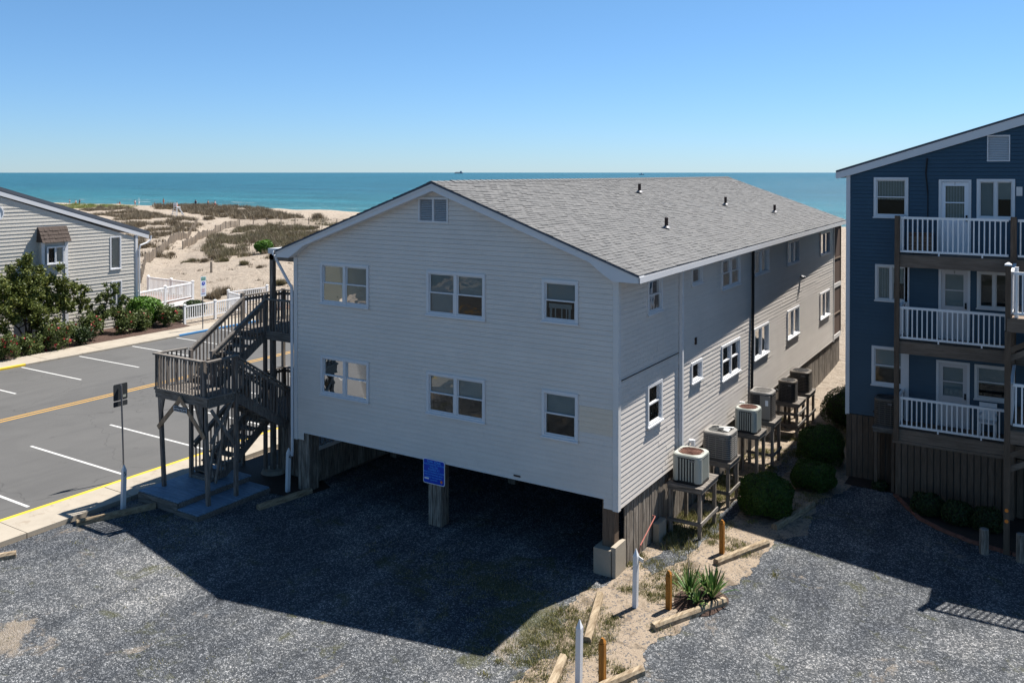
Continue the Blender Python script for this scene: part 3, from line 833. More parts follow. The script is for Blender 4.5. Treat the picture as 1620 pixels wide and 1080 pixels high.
# posts, boards and added closing walls in the open parking level
def clad_post(x0, x1, y0, y1, z1, n, m='fencewood', name='post'):
    c = obj(name, MB().box(x0+.03, x1-.03, y0+.03, y1-.03, 0, z1), M[m], ab, origin=((x0+x1)/2,(y0+y1)/2,0))
    for i in range(n):
        a = x0+(x1-x0)*i/n+.006; b = x0+(x1-x0)*(i+1)/n-.006
        k = random.uniform(0,.012)
        obj('board', MB().box(a, b, y0-k, y0+.028, .02, z1), M[m], c)
        a = y0+(y1-y0)*i/n+.03; b = y0+(y1-y0)*(i+1)/n-.0
        obj('board', MB().box(x1-.028, x1+k, a, b, .02, z1), M[m], c)
    return c
clad_post(-14.20, -13.78, 18.58, 18.92, 1.8, 3)
clad_post(-19.15, -18.70, 18.60, 19.0, 1.8, 3)
cp = obj('post', MB().box(-9.0, -8.68, 18.62, 18.86, .5, 1.8), M['stainv'], ab)
g = MB(); g.box(-9.14, -8.66, 18.42, 18.95, 0, .62); g.box(-8.68, -8.56, 18.42, 19.0, 0, .72)
obj('footing', g, M['concrete'], ab)
g = MB(); g.box(-8.58,-8.42,20.75,21.25,0,.5); obj('footing', g, M['concrete'], ab)
for y in (22.5, 26.5, 30.5, 34.5, 38.5):
    for x in (-18.6, -13.9, -9.2):
        obj('post', MB().box(x-.13, x+.13, y-.13, y+.13, 0, 1.8), M['fencewood'], ab)
y = 19.15
bmx = board_mesh(.14, .022, 1.02, 'fencewood'); bmy = board_mesh(.14, .022, 1.5, 'fencewood')
while y < 30:
    inst('side_board', bmx if y < 23.5 else bmy, (XL+.12, y, 0), ab, rot=(0,0,random.uniform(-.03,.03))); y += .15
g = MB(); g.box(XL+.02, XL+.08, 30, 43, 0, 1.8); g.box(XL+.2, XW-.3, 34.0, 34.1, 0, 1.8); obj('light_blocking_wall', g, M['fencewood'], ab)  # walls added to block light and keep the parking level near-black
g = MB(); g.box(XL+.14, XL+.2, 19.1, 23.6, 1.0, 1.1); g.box(XL+.14, XL+.2, 19.1, 23.6, 1.42, 1.48); obj('side_rail', g, M['trim'], ab)
for k in range(18):
    y = 19.25+k*.25
    g = MB()
    for s in range(12):
        a0 = s*math.pi/6; a1 = (s+1)*math.pi/6
        g.beam((XL+.17, y+math.cos(a0)*.1, 1.26+math.sin(a0)*.13), (XL+.17, y+math.cos(a1)*.1, 1.26+math.sin(a1)*.13), .02, .02, up=(1,0,0))
    obj('lattice_ring', g, M['fencewood'], ab)
# loose hose pipe leaning on the skirt
hp = thing('copper_pipe', 'bent reddish pipe sticking out of the grey skirt boards near the front corner', 'pipe', (-8.35,19.4,.5))
g = MB(); g.tube((-8.42,20.5,.80),(-8.33,19.35,.50),.014,n=6); g.tube((-8.33,19.35,.50),(-8.35,19.28,.30),.014,n=6); g.tube((-8.50,20.5,.80),(-8.42,20.5,.80),.014,n=6)
obj('pipe', g, mat('copper_red', (.30,.10,.08), .6), hp)
# blue parking notice on the middle post
M['signblue'] = mat('blue_sign_face', (.008,.05,.42), .45)
M['signtext'] = mat('light_blue_lettering', (.10,.40,.85), .6)
M['signwhite'] = mat('sign_white', (.7,.72,.75), .5)
M['signorange'] = mat('sign_orange', (.8,.22,.03), .5)
M['signgreen'] = mat('sign_green', (.05,.25,.18), .5)
M['signred'] = mat('sign_red', (.5,.05,.05), .5)
def text_mesh(txt, size, m, ext=.002, align='CENTER'):
    cu = bpy.data.curves.new('lettering', 'FONT'); cu.body = txt; cu.size = size; cu.align_x = align; cu.align_y = 'CENTER'; cu.extrude = ext
    cu.materials.append(m)
    to = bpy.data.objects.new('lettering_tmp', cu); COL.objects.link(to)
    bpy.context.view_layer.update()
    me = bpy.data.meshes.new_from_object(to.evaluated_get(bpy.context.evaluated_depsgraph_get()))
    me.name = 'lettering'
    bpy.data.objects.remove(to); bpy.data.curves.remove(cu)
    if not me.materials: me.materials.append(m)
    return me
def text(parent, txt, size, m, loc, rot, name='lettering', ext=.002):
    me = text_mesh(txt, size, m, ext)
    o = bpy.data.objects.new(name, me); COL.objects.link(o)
    o.parent = parent; o.location = Vector(loc)-wloc(parent); o.rotation_euler = rot
    return o
def rrect(a0, a1, z0, z1, r, n=4):
    pts = []
    for cx, cz, s in ((a1-r,z1-r,0),(a0+r,z1-r,1),(a0+r,z0+r,2),(a1-r,z0+r,3)):
        for k in range(n+1):
            t = (s+k/n)*math.pi/2; pts.append((cx+r*math.cos(t), cz+r*math.sin(t)))
    return pts
sg = thing('parking_notice', 'square blue notice with lettering on the middle post under the building', 'sign', (-13.97,18.5,1.18))
obj('sign_border', MB().prism([(x, 18.50, z) for x, z in rrect(-14.32,-13.60,1.17,1.84,.05)], (0,.012,0)), M['signwhite'], sg)
obj('sign_panel', MB().prism([(x, 18.494, z) for x, z in rrect(-14.30,-13.62,1.19,1.82,.04)], (0,.005,0)), M['signblue'], sg)
for i, (tx, s) in enumerate((('TOW ZONE',.085),('UNAUTHORIZED VEHICLES',.058),('WILL BE',.075),('TOWED AT',.075),('VEHICLE OWNERS EXPENSE',.055),('PRIVATE PARKING ONLY',.055),('TOWING AND RECOVERY',.045),('24 HOURS',.05))):
    text(sg, tx, s, M['signtext'], (-13.96, 18.491, 1.765-.069*i), (R(90),0,0))
obj('emblem', MB().tube((-13.70,18.492,1.28),(-13.70,18.484,1.28),.035,n=14), M['signorange'], sg)
obj('emblem', MB().box(-14.27,-14.12,18.486,18.491,1.29,1.33), M['signwhite'], sg)

# ------------------------------------------------------------------ railings
unit_me = {}
def unit_box(w, d, m):
    key = (w, d, m)
    if key not in unit_me: unit_me[key] = MB().box(-w/2, w/2, -d/2, d/2, 0, 1).mesh('baluster', M[m])
    return unit_me[key]
def rail_run(parent, p, q, m='wood', mt='woodh', h=1.0, sp=.13, bw=.038, top=(.09,.045), bot=None, b0=.06, off=0.0, names=('handrail','bottom_rail','baluster'), outset=(0,0), lo=.0, mid=None):
    """p, q floor-level end points; balusters stand on the line"""
    p = Vector(p); q = Vector(q); d = q-p; L = Vector((d.x, d.y, 0)).length
    up = Vector((0,0,1))
    obj(names[0], MB().beam(p+up*h, q+up*h, top[0], top[1]), M[mt], parent, origin=p+up*h)
    if mid: obj('mid_rail', MB().beam(p+up*mid, q+up*mid, .04, .09), M[mt], parent, origin=p+up*mid)
    if bot: obj(names[1], MB().beam(p+up*b0, q+up*b0, bot[0], bot[1]), M[mt], parent, origin=p+up*b0)
    n = max(1, int(L/sp)); me = unit_box(bw, bw, m)
    for i in range(n):
        t = (i+.5)/n
        c = p+d*t+Vector((outset[0], outset[1], 0))
        inst(names[2], me, c+up*(b0-lo), parent, scale=(1,1,h-b0+lo-.01), rz=random.uniform(-.04,.04), rot=(random.uniform(-.006,.006), random.uniform(-.006,.006), random.uniform(-.05,.05)) if m == 'wood' else None)
def post(parent, x, y, z0, z1, w=.10, m='wood', name='post', cap=None, top=(0,0)):
    g = MB(); h = w/2; a, b = top
    g.hexa([(x-h,y-h,z0),(x+h,y-h,z0),(x+h,y+h,z0),(x-h,y+h,z0),(x-h+a,y-h+b,z1),(x+h+a,y-h+b,z1),(x+h+a,y+h+b,z1),(x-h+a,y+h+b,z1)])
    o = obj(name, g, M[m], parent, origin=(x,y,z0))
    if cap:
        k = h+.02
        g = MB(); g.box(x-k,x+k,y-k,y+k,z1,z1+.03); g.hexa([(x-k,y-k,z1+.03),(x+k,y-k,z1+.03),(x+k,y+k,z1+.03),(x-k,y+k,z1+.03),(x-.02,y-.02,z1+.08),(x+.02,y-.02,z1+.08),(x+.02,y+.02,z1+.08),(x-.02,y+.02,z1+.08)])
        obj('post_cap', g, M[cap], o)
    return o

# ------------------------------------------------------------------ low wooden platform
pl = thing('wooden_platform', 'blue-grey painted two-level low deck under the grey wooden staircase', 'platform', (-21.2,16.7,0))
def deckboards(parent, x0, x1, y0, y1, z, w=.14, axis='X', m='platform', th=.035, name='board'):
    if axis == 'X':      # boards run along X
        y = y0
        while y < y1-.02:
            e = min(y+w-.010, y1)
            obj(name, MB().box(x0+random.uniform(-.01,.01), x1+random.uniform(-.01,.01), y, e, z-th, z+random.uniform(-.002,.002)), M[m], parent); y += w
    else:
        x = x0
        while x < x1-.02:
            e = min(x+w-.010, x1)
            obj(name, MB().box(x, e, y0+random.uniform(-.01,.01), y1+random.uniform(-.01,.01), z-th, z+random.uniform(-.002,.002)), M[m], parent); x += w
deckboards(pl, -22.38, -20.6, 15.46, 18.05, .33, axis='X')
deckboards(pl, -20.57, -19.70, 15.40, 17.95, .17, axis='X')
g = MB(); g.box(-22.36,-20.62,15.42,15.455,.0,.295); g.box(-20.6,-20.57,15.46,17.95,.172,.30); obj('fascia_board', g, M['woodx'], pl)
g = MB(); g.box(-20.59,-19.68,15.36,15.395,.0,.135); g.box(-19.70,-19.67,15.40,17.97,.0,.135); obj('fascia_board', g, M['woodx'], pl)
g = MB(); g.box(-22.3,-20.65,15.5,18.0,.0,.28); g.box(-20.55,-19.75,15.45,17.9,.0,.12); obj('joist_frame', g, M['soffit'], pl)

# ------------------------------------------------------------------ wooden staircase
st = thing('wooden_staircase', 'weathered grey outdoor wooden staircase with raised landing beside the white building', 'staircase', (-21.0,17.0,0))
PA, PB, PC, PD = (-22.05,16.06), (-20.04,16.02), (-19.98,16.95), (-22.01,16.98)
LZ = 3.22
post(st, *PA, .33, 4.24, top=(-.25,0)); post(st, *PB, .17, 4.24, top=(-.18,0)); post(st, *PC, .17, 4.28); post(st, *PD, .33, 4.20)
deckboards(st, -22.25, -20.0, 16.0, 17.06, LZ, axis='X', m='woodx', name='landing_board')
g = MB(); g.box(-22.30,-20.0,15.96,16.0,2.95,3.20); g.box(-22.30,-22.26,16.0,17.05,2.95,3.2); g.box(-20.03,-19.96,16.0,17.05,2.93,3.18); g.box(-22.2,-20.05,17.02,17.06,2.95,3.18)
obj('rim_joist', g, M['woodx'], st)
g = MB(); g.box(-22.34,-19.98,15.93,15.96,3.18,3.235); g.box(-19.96,-19.93,15.93,17.06,3.18,3.235); obj('rim_cap', g, M['woodh'], st)
# inverted V of newer timber with hanging name board, grey knee braces
obj('brace', MB().beam((-22.15,15.93,2.08),(-21.05,15.93,3.12),.03,.13,up=(0,0,1)), M['newwood'], st)
obj('brace', MB().beam((-21.15,15.90,3.12),(-20.05,15.90,2.10),.03,.13,up=(0,0,1)), M['newwood'], st)
g = MB(); g.prism([(-22.24,15.99,2.95),(-21.95,15.99,2.95),(-22.10,15.99,2.35)],(0,.05,0)); g.prism([(-20.14,15.97,2.95),(-20.50,15.97,2.95),(-20.14,15.97,2.2)],(0,.05,0)); obj('knee_brace', g, M['wood'], st)
obj('brace', MB().beam((-19.98,16.85,3.0),(-20.02,16.1,1.9),.09,.06), M['woodh'], st)
obj('brace', MB().beam((-20.0,16.1,2.85),(-20.0,16.9,1.7),.05,.09), M['wood'], st)
obj('brace', MB().beam((-21.9,16.95,2.9),(-21.0,16.98,.5),.04,.09), M['wood'], st)
obj('brace', MB().beam((-20.9,16.97,.36),(-20.3,16.97,2.9),.04,.09), M['wood'], st)
obj('brace', MB().beam((-20.55,16.4,.20),(-20.75,17.0,2.9),.04,.08), M['wood'], st)
nb = thing('name_board', 'tiny dark name board hanging under the staircase landing between two tan braces', 'sign', (-21.05,15.88,2.78))
obj('board', MB().box(-21.36,-20.76,15.875,15.895,2.70,2.86), M['black'], nb)
g = MB(); ring(g, pF(15.875), -21.35, -20.77, 2.71, 2.85, .008, 0, .006); obj('board_border', g, M['signwhite'], nb)
text(nb, 'OCEAN NORTH', .082, M['signwhite'], (-21.06,15.868,2.775), (R(90),0,0))
# landing rails
R_ = dict(m='wood', mt='woodh', h=1.0, sp=.125, bw=.036, top=(.13,.045), b0=-.16, lo=0)
rail_run(st, (-22.40,16.00,LZ), (-20.22,15.98,LZ), **R_); rail_run(st, (-20.05,15.98,LZ), (-19.92,16.98,LZ+.04), **R_)
rail_run(st, (-22.36,16.05,LZ), (-22.22,17.0,LZ), **R_)
rail_run(st, (-21.05,16.98,LZ), (-21.12,16.98,LZ), m='wood', mt='woodh', h=1.0, sp=.1)
post(st, -21.06, 17.0, LZ-.2, LZ+1.05)
def flight(x0, x1, y0, z0, y1, z1, n, name='tread', rails=(1,1), ext=0.0):
    g1 = MB(); g2 = MB()
    for x, g in ((x0+.02, g1), (x1-.02, g2)):
        g.beam((x, y0-.05, z0-.18), (x, y1, z1-.18), .04, .26)
        obj('stringer', g, M['wood'], st)
    for i in range(n):
        t = (i+.5)/n; y = y0+(y1-y0)*(i+.5)/n; z = z0+(z1-z0)*(i+1)/n
        if i == n-1: z = z1-.03
        dy = abs(y1-y0)/n
        obj(name, MB().box(x0-.02, x1+.02, y-dy*.58, y+dy*.5, z-.04, z), M['woodx'], st)
    sl = (z1-z0)/(y1-y0)
    for k, x in ((0, x0-.02), (1, x1+.02)):
        if rails[k]:
            rail_run(st, (x, y0, z0), (x, y1+ext, z1+ext*sl), m='wood', mt='woodh', h=.98, sp=.13, bw=.036, top=(.12,.04), b0=-.05, mid=None)
            obj('mid_rail', MB().beam((x, y0, z0+.86), (x, y1+ext, z1+ext*sl+.86), .04, .09), M['wood'], st)
flight(-22.08, -21.14, 17.15, .33, 19.35, 1.9, 8)
flight(-21.02, -20.0, 17.02, LZ, 19.0, 1.9, 7)
flight(-22.10, -21.12, 17.05, LZ, 19.1, 4.55, 7)
obj('step', MB().box(-22.1,-21.1,16.95,17.15,.34,.42), M['woodh'], st)
# walkway landings along the long side
for z, m in ((1.90,'woodx'), (4.55,'woodx')):
    deckboards(st, -22.2, -19.27, 19.12, 20.9, z, axis='X', m=m, name='landing_board')
    o = obj('walkway', MB().box(-20.95, -19.27, 20.92, 43.9, z-.04, z-.002), M['woodh'], st)
    g = MB(); g.box(-22.22,-19.3,19.06,19.11,z-.28,z-.0); g.box(-22.24,-22.2,19.06,20.9,z-.28,z); g.box(-20.99,-20.95,20.9,43.9,z-.28,z); g.box(-22.2,-20.9,20.9,20.94,z-.28,z)
    obj('rim_joist', g, M['woodx'], st)
    RR = dict(m='wood', mt='woodh', h=1.0, sp=.125, bw=.036, top=(.13,.045), b0=-.2)
    rail_run(st, (-22.22,19.15,z), (-22.22,20.9,z), mid=.88, **RR)
    rail_run(st, (-22.2,20.92,z), (-20.95,20.92,z), mid=.88, **RR)
    rail_run(st, (-20.97,20.95,z), (-20.97,26.5,z), mid=.88, **RR)
    obj('handrail', MB().beam((-20.97,26.5,z+1.0),(-20.97,43.9,z+1.0),.13,.05), M['woodh'], st)
rail_run(st, (-21.1,19.1,4.55), (-19.3,19.1,4.55), **R_)
rail_run(st, (-19.98,19.02,1.9), (-19.3,19.05,1.9), **R_)
post(st, -22.2, 19.12, .0, 5.65); post(st, -22.2, 20.88, .0, 5.6)
post(st, -20.9, 19.22, .05, 6.98, w=.14); post(st, -21.1, 19.08, .0, 5.65); post(st, -20.0, 19.1, .3, 2.9)
post(st, -19.42, 19.3, 4.5, 6.95, w=.10)
for y in (23.5, 27.5, 31.5, 35.5, 39.5, 43.5): post(st, -20.95, y, 0, 6.98, w=.12)
obj('top_beam', MB().box(-20.97,-20.83,19.15,43.8,6.80,6.975), M['woodh'], st)
obj('top_beam', MB().box(-20.83,-19.3,19.18,19.26,6.78,6.95), M['woodx'], st)
obj('footing', MB().tube((-20.9,19.25,0),(-20.9,19.25,.12),.42,.36,n=14), M['concrete'], st)
for x in np.arange(-20.75, -19.35, .15): inst('skirt_board', board_mesh(.13,.02,1.6,'fencewood','F'), (float(x),19.35,0), st)
fl = thing('flood_lamps', 'pair of small dark flood lamps at the left eave corner above the staircase', 'lamp', (-20.3,18.9,7.0))
g = MB(); g.tube((-20.25,19.0,7.0),(-20.42,18.85,7.05),.06,.085,n=10); g.tube((-20.20,18.95,6.98),(-20.3,18.70,7.08),.06,.085,n=10); g.box(-20.35,-20.1,18.98,19.1,6.92,7.04); obj('lamp_head', g, M['black'], fl)
g = MB(); g.tube((-20.44,18.83,7.055),(-20.445,18.825,7.057),.075,n=10); g.tube((-20.305,18.69,7.083),(-20.308,18.683,7.084),.075,n=10); obj('lens', g, M['signwhite'], fl)

# ------------------------------------------------------------------ navy building on the right
YB = 28.56; BX0 = -5.30; BX1 = 5.3; BR = 0.0; BZ = 11.42
bb = thing('navy_building', 'tall navy-blue sided three-storey house with white balcony railings and brown timber decks', 'building', (BR, YB, 0))
PBf = pF(YB)
def outB(z):
    hw = (BZ-.12-z)/.318
    return (max(BX0+.08, -hw), min(BX1-.08, hw)) if hw > 0 else None
BD = [(8.22-1.09,9.36),(4.58,6.74),(2.0,3.97)]
bholes = []
bwin = [(-4.52,-3.54,8.17,9.42,'dh',('curtain',),'trimblue'),(-1.71,-.74,8.2,9.38,'slider',('blind','blind'),'trimblue'),(-4.47,-3.55,5.60,6.74,'slider',('curtain','curtain'),'trim'),(-1.69,-.80,5.58,6.70,'slider',('blinddark','blinddark'),'trim'),
        (-4.56,-3.62,2.98,4.21,'dh',('blind',),'trimblue'),(-1.74,-.80,2.92,3.96,'dh',('blind',),'trim')]
bdoor = [(-2.71,-1.85,7.15,9.36),(-2.70,-1.86,4.60,6.74),(-2.75,-1.86,2.0,3.97)]
bh = [w[:4] for w in bwin]+[(a,b,c-.01,d) for a,b,c,d in bdoor]+[(-1.45,-.87,9.89,10.65)]
courses(bb, PBf, outB, bh, 2.0, 11.3, .115, [M['siding_blue']])
for w in bwin: window(bb, PBf, *w[:4], w[4], trim=w[6], blinds=w[5], drops=(1.0,.5) if w[4] != 'dh' else (.55,))
M['doorwhite'] = mat('white_door', (.68,.70,.74), .4); M['doorgrey'] = mat('grey_door', (.52,.50,.50), .45)
for i, (a, b, c, d) in enumerate(bdoor):
    g = MB(); ring(g, PBf, a, b, c, d, .07, -.1, .04, .02); fr = obj('door', g, M['trimblue'], bb, origin=PBf((a+b)/2,0,c))
    m = 'doorwhite' if i == 0 else 'doorgrey'
    g = MB(); z1 = d-.08; z0 = c+.03; zm = z0+(z1-z0)*.48
    ring(g, PBf, a+.07, b-.07, z0, z1, .11, -.04, .0, 0.01); pbox(g, PBf, a+.18, b-.18, -.035, -.005, z0, zm)
    for k in range(2): ring(g, PBf, a+.2+k*.25, a+.41+k*.25, z0+.12, zm-.12, .025, -.004, .008)
    pbox(g, PBf, a+.18, b-.18, -.03, .0, zm+(z1-.11-zm)*.48, zm+(z1-.11-zm)*.48+.035)
    obj('door_leaf', g, M[m], fr)
    obj('pane', pane_quad(PBf, a+.18, b-.18, -.02, zm, z1-.11), M['glass'], fr)
    g = MB(); pbox(g, PBf, a+.15, b-.15, -.09, -.08, zm-.05, z1-.05); obj('blind', g, M['blind'] if i else M['curtain'], fr)
    g = MB(); g.tube((b-.12,YB-.0,zm-.0),(b-.12,YB-.06,zm),.03,n=10); g.box(b-.145,b-.095,YB-.02,YB,zm-.06,zm+.12); obj('handle', g, M['black'], fr)
for i, tx in ((0,'1'),(1,'3')):
    a, b, c, d = bdoor[i]
    text(bb, tx, .11, M['black'] if i else M['metal'], ((a+b)/2, YB-.006, d-.13), (R(90),0,0), name='door_number')
g = MB(); ring(g, PBf, -1.45, -.87, 9.89, 10.65, .03, -.05, .03); gv = obj('gable_vent', g, M['trimblue'], bb, origin=(-1.2,YB,9.9))
for k in range(14):
    z = 9.93+k*.05; g = MB(); g.hexa([(-1.42,YB-.01,z),(-.90,YB-.01,z),(-.90,YB-.002,z),(-1.42,YB-.002,z),(-1.42,YB+.03,z+.045),(-.90,YB+.03,z+.045),(-.90,YB+.035,z+.04),(-1.42,YB+.035,z+.04)]); obj('louver', g, M['trimblue'], gv)
g = MB(); pbox(g, PBf, -.71, -.56, .005, .05, 8.90, 9.16); obj('wall_vent', g, M['trim'], bb)
g = MB()
g.prism([(BX0,YB+.15,2.0),(BX1,YB+.15,2.0),(BX1,YB+.15,9.55),(0,YB+.15,BZ-.15),(BX0,YB+.15,9.55)], (0,.12,0))
g.box(BX0,BX0+.15,YB+.27,50,2.0,9.6); g.box(BX1-.15,BX1,YB+.27,50,2.0,9.6); g.box(BX0,BX1,49.85,50,2.0,9.6); g.box(BX0+.15,BX1-.15,YB+.27,49.8,2.0,2.1)
obj('wall', g, M['siding_blue'], bb)
g = MB(); g.box(BX0-.03,BX0+.09,YB-.03,YB+.09,1.96,9.62); obj('corner_board', g, M['trimblue'], bb)
g = MB(); g.box(-3.62,-3.50,YB-.045,YB-.005,1.95,6.85); obj('corner_board', g, M['trimblue'], bb)
# roof
YB0, YB1 = 28.42, 50.3
ze = BZ-.318*5.62
g = MB()
for s in (-1, 1):
    c = [(0,YB0,BZ),(s*5.62,YB0,ze),(s*5.62,YB1,ze),(0,YB1,BZ)]
    g.hexa([(x,y,z-.06) for x,y,z in c]+c)
br = obj('roof', g, M['roofdark'], bb)
for s in (-1, 1):
    g = MB(); g.prism([(x,YB0+.02,z) for x,z in [(0,BZ-.065),(s*5.60,ze-.06),(s*5.60,ze-.26),(s*5.2,ze-.13-.02),(0,BZ-.33)]], (0,YB-YB0-.045,0)); obj('rake_board', g, M['trimblue'], bb)
    g = MB(); g.box(min(s*5.60,s*5.63),max(s*5.60,s*5.63),YB0+.02,YB1,ze-.24,ze-.05); obj('fascia', g, M['trimblue'], bb)
# cables and hanging lamp on the wall
g = MB(); g.tube((-3.02,YB-.05,10.0),(-3.06,YB-.04,9.55),.022,n=6); g.tube((-3.06,YB-.04,9.55),(-3.0,YB-.04,8.95),.018,n=6); g.tube((-3.0,YB-.04,8.95),(-3.0,YB-.04,7.3),.014,n=6)
obj('cable_conduit', g, M['black'], bb)
# skirt boards under the navy wall and the deck
x = BX0+.08
while x < -3.75:
    inst('skirt_board', board_mesh(.145,.025,1.98,'stainv','F'), (x, YB-.02, 0), bb, rot=(0,0,random.uniform(-.03,.03))); x += .165
YD = 27.5; DX0 = -3.72; DX1 = -.80
x = DX0+.07
while x < 4.5:
    inst('skirt_board', board_mesh(.145,.025,1.64,'stainv','F'), (x, YD+.02, 0), bb, rot=(0,0,random.uniform(-.03,.03))); x += .172
y = YD+.15
while y < YB-.05:
    inst('skirt_board', board_mesh(.145,.025,1.64,'stainv','S'), (DX0+.0, y, 0), bb); y += .172
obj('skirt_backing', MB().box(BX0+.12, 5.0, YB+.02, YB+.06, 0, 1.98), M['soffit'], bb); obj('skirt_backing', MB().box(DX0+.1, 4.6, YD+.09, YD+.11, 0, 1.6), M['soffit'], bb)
g = MB(); g.box(DX0-.08,-.86,YD-.045,YD-.015,1.60,1.68); obj('skirt_cap', g, M['stain'], bb)
for fz, hr in ((2.02,.92),(4.62,.98),(7.16,1.08)):
    obj('deck_floor', MB().box(DX0+.02, 4.6, YD+.02, YB-.03, fz-.05, fz-.005), M['stain'], bb)
    obj('deck_beam', MB().box(DX0-.06, 4.6, YD-.012, YD+.05, fz-.37 if fz > 2.1 else fz-.34, fz-.01), M['stain'], bb)
    obj('deck_beam', MB().box(DX0-.06, DX0, YD+.05, YB-.03, fz-.3, fz-.01), M['stain'], bb)
    W = dict(m='rail_white', mt='rail_white', h=hr, sp=.128, bw=.035, top=(.07,.07), bot=(.05,.06), b0=.10)
    rail_run(bb, (-3.62,YD+.02,fz), (-.86,YD+.02,fz), **W)
    rail_run(bb, (-3.66,YD+.06,fz), (-3.66,YB-.03,fz), **W)
    for x in (-2.6,-1.5): obj('rail_foot', MB().box(x-.02,x+.02,YD,YD+.04,fz-.0,fz+.08), M['rail_white'], bb)
    if fz > 7:
        rail_run(bb, (-.64,YD+.02,fz), (4.4,YD+.02,fz), **W)
post(bb, -3.70, YD-.03, 1.7, 8.30, w=.13, m='stainv'); post(bb, -.74, YD-.03, 0, 8.34, w=.15, m='stainv'); post(bb, 2.0, YD-.03, 0, 8.34, w=.15, m='stainv')
# outdoor unit beside the deck
# ------------------------------------------------------------------ projecting stair deck of the navy building
sd = thing('stair_deck', 'brown timber outer stair deck with white railings, cut by the right edge', 'deck', (-.7,24.86,0))
for fz in (5.93, 3.14):
    W = dict(m='rail_white', mt='rail_white', h=1.12, sp=.128, bw=.035, top=(.07,.07), bot=(.05,.06), b0=.12)
    rail_run(sd, (-.66,24.86,fz), (4.0,24.86,fz), **W)
    rail_run(sd, (-.70,24.92,fz), (-.70,27.35,fz), **W)
    obj('deck_floor', MB().box(-.74,4.0,24.8,27.4,fz-.05,fz), M['stain'], sd)
    obj('deck_beam', MB().box(-.80,4.0,24.74,24.80,fz-.34,fz-.01), M['stain'], sd)
    obj('deck_beam', MB().box(-.82,-.76,24.80,27.4,fz-.34,fz-.01), M['stain'], sd)
    obj('brace', MB().beam((-.76,24.92,fz-1.05),(.4,24.92,fz-.38),.05,.13), M['stain'], sd)
    obj('brace', MB().beam((-.76,26.2,fz-1.05),(.4,26.2,fz-.38),.05,.13), M['stain'], sd)
post(sd, -.78, 24.80, 0, 5.6, w=.135, m='stainv'); post(sd, -.78, 24.84, 5.6, 7.24, w=.12, m='stainv', cap='rail_white')
post(sd, -.60, 24.98, 5.93, 7.2, w=.09, m='rail_white'); post(sd, 2.0, 24.8, 0, 7.2, w=.14, m='stainv'); post(sd, -.76, 27.3, 0, 7.1, w=.14, m='stainv')
for z in (.85, 1.12): obj('reflector', MB().tube((-.78,24.73,z),(-.78,24.715,z),.045,n=14), M['signorange'], sd)

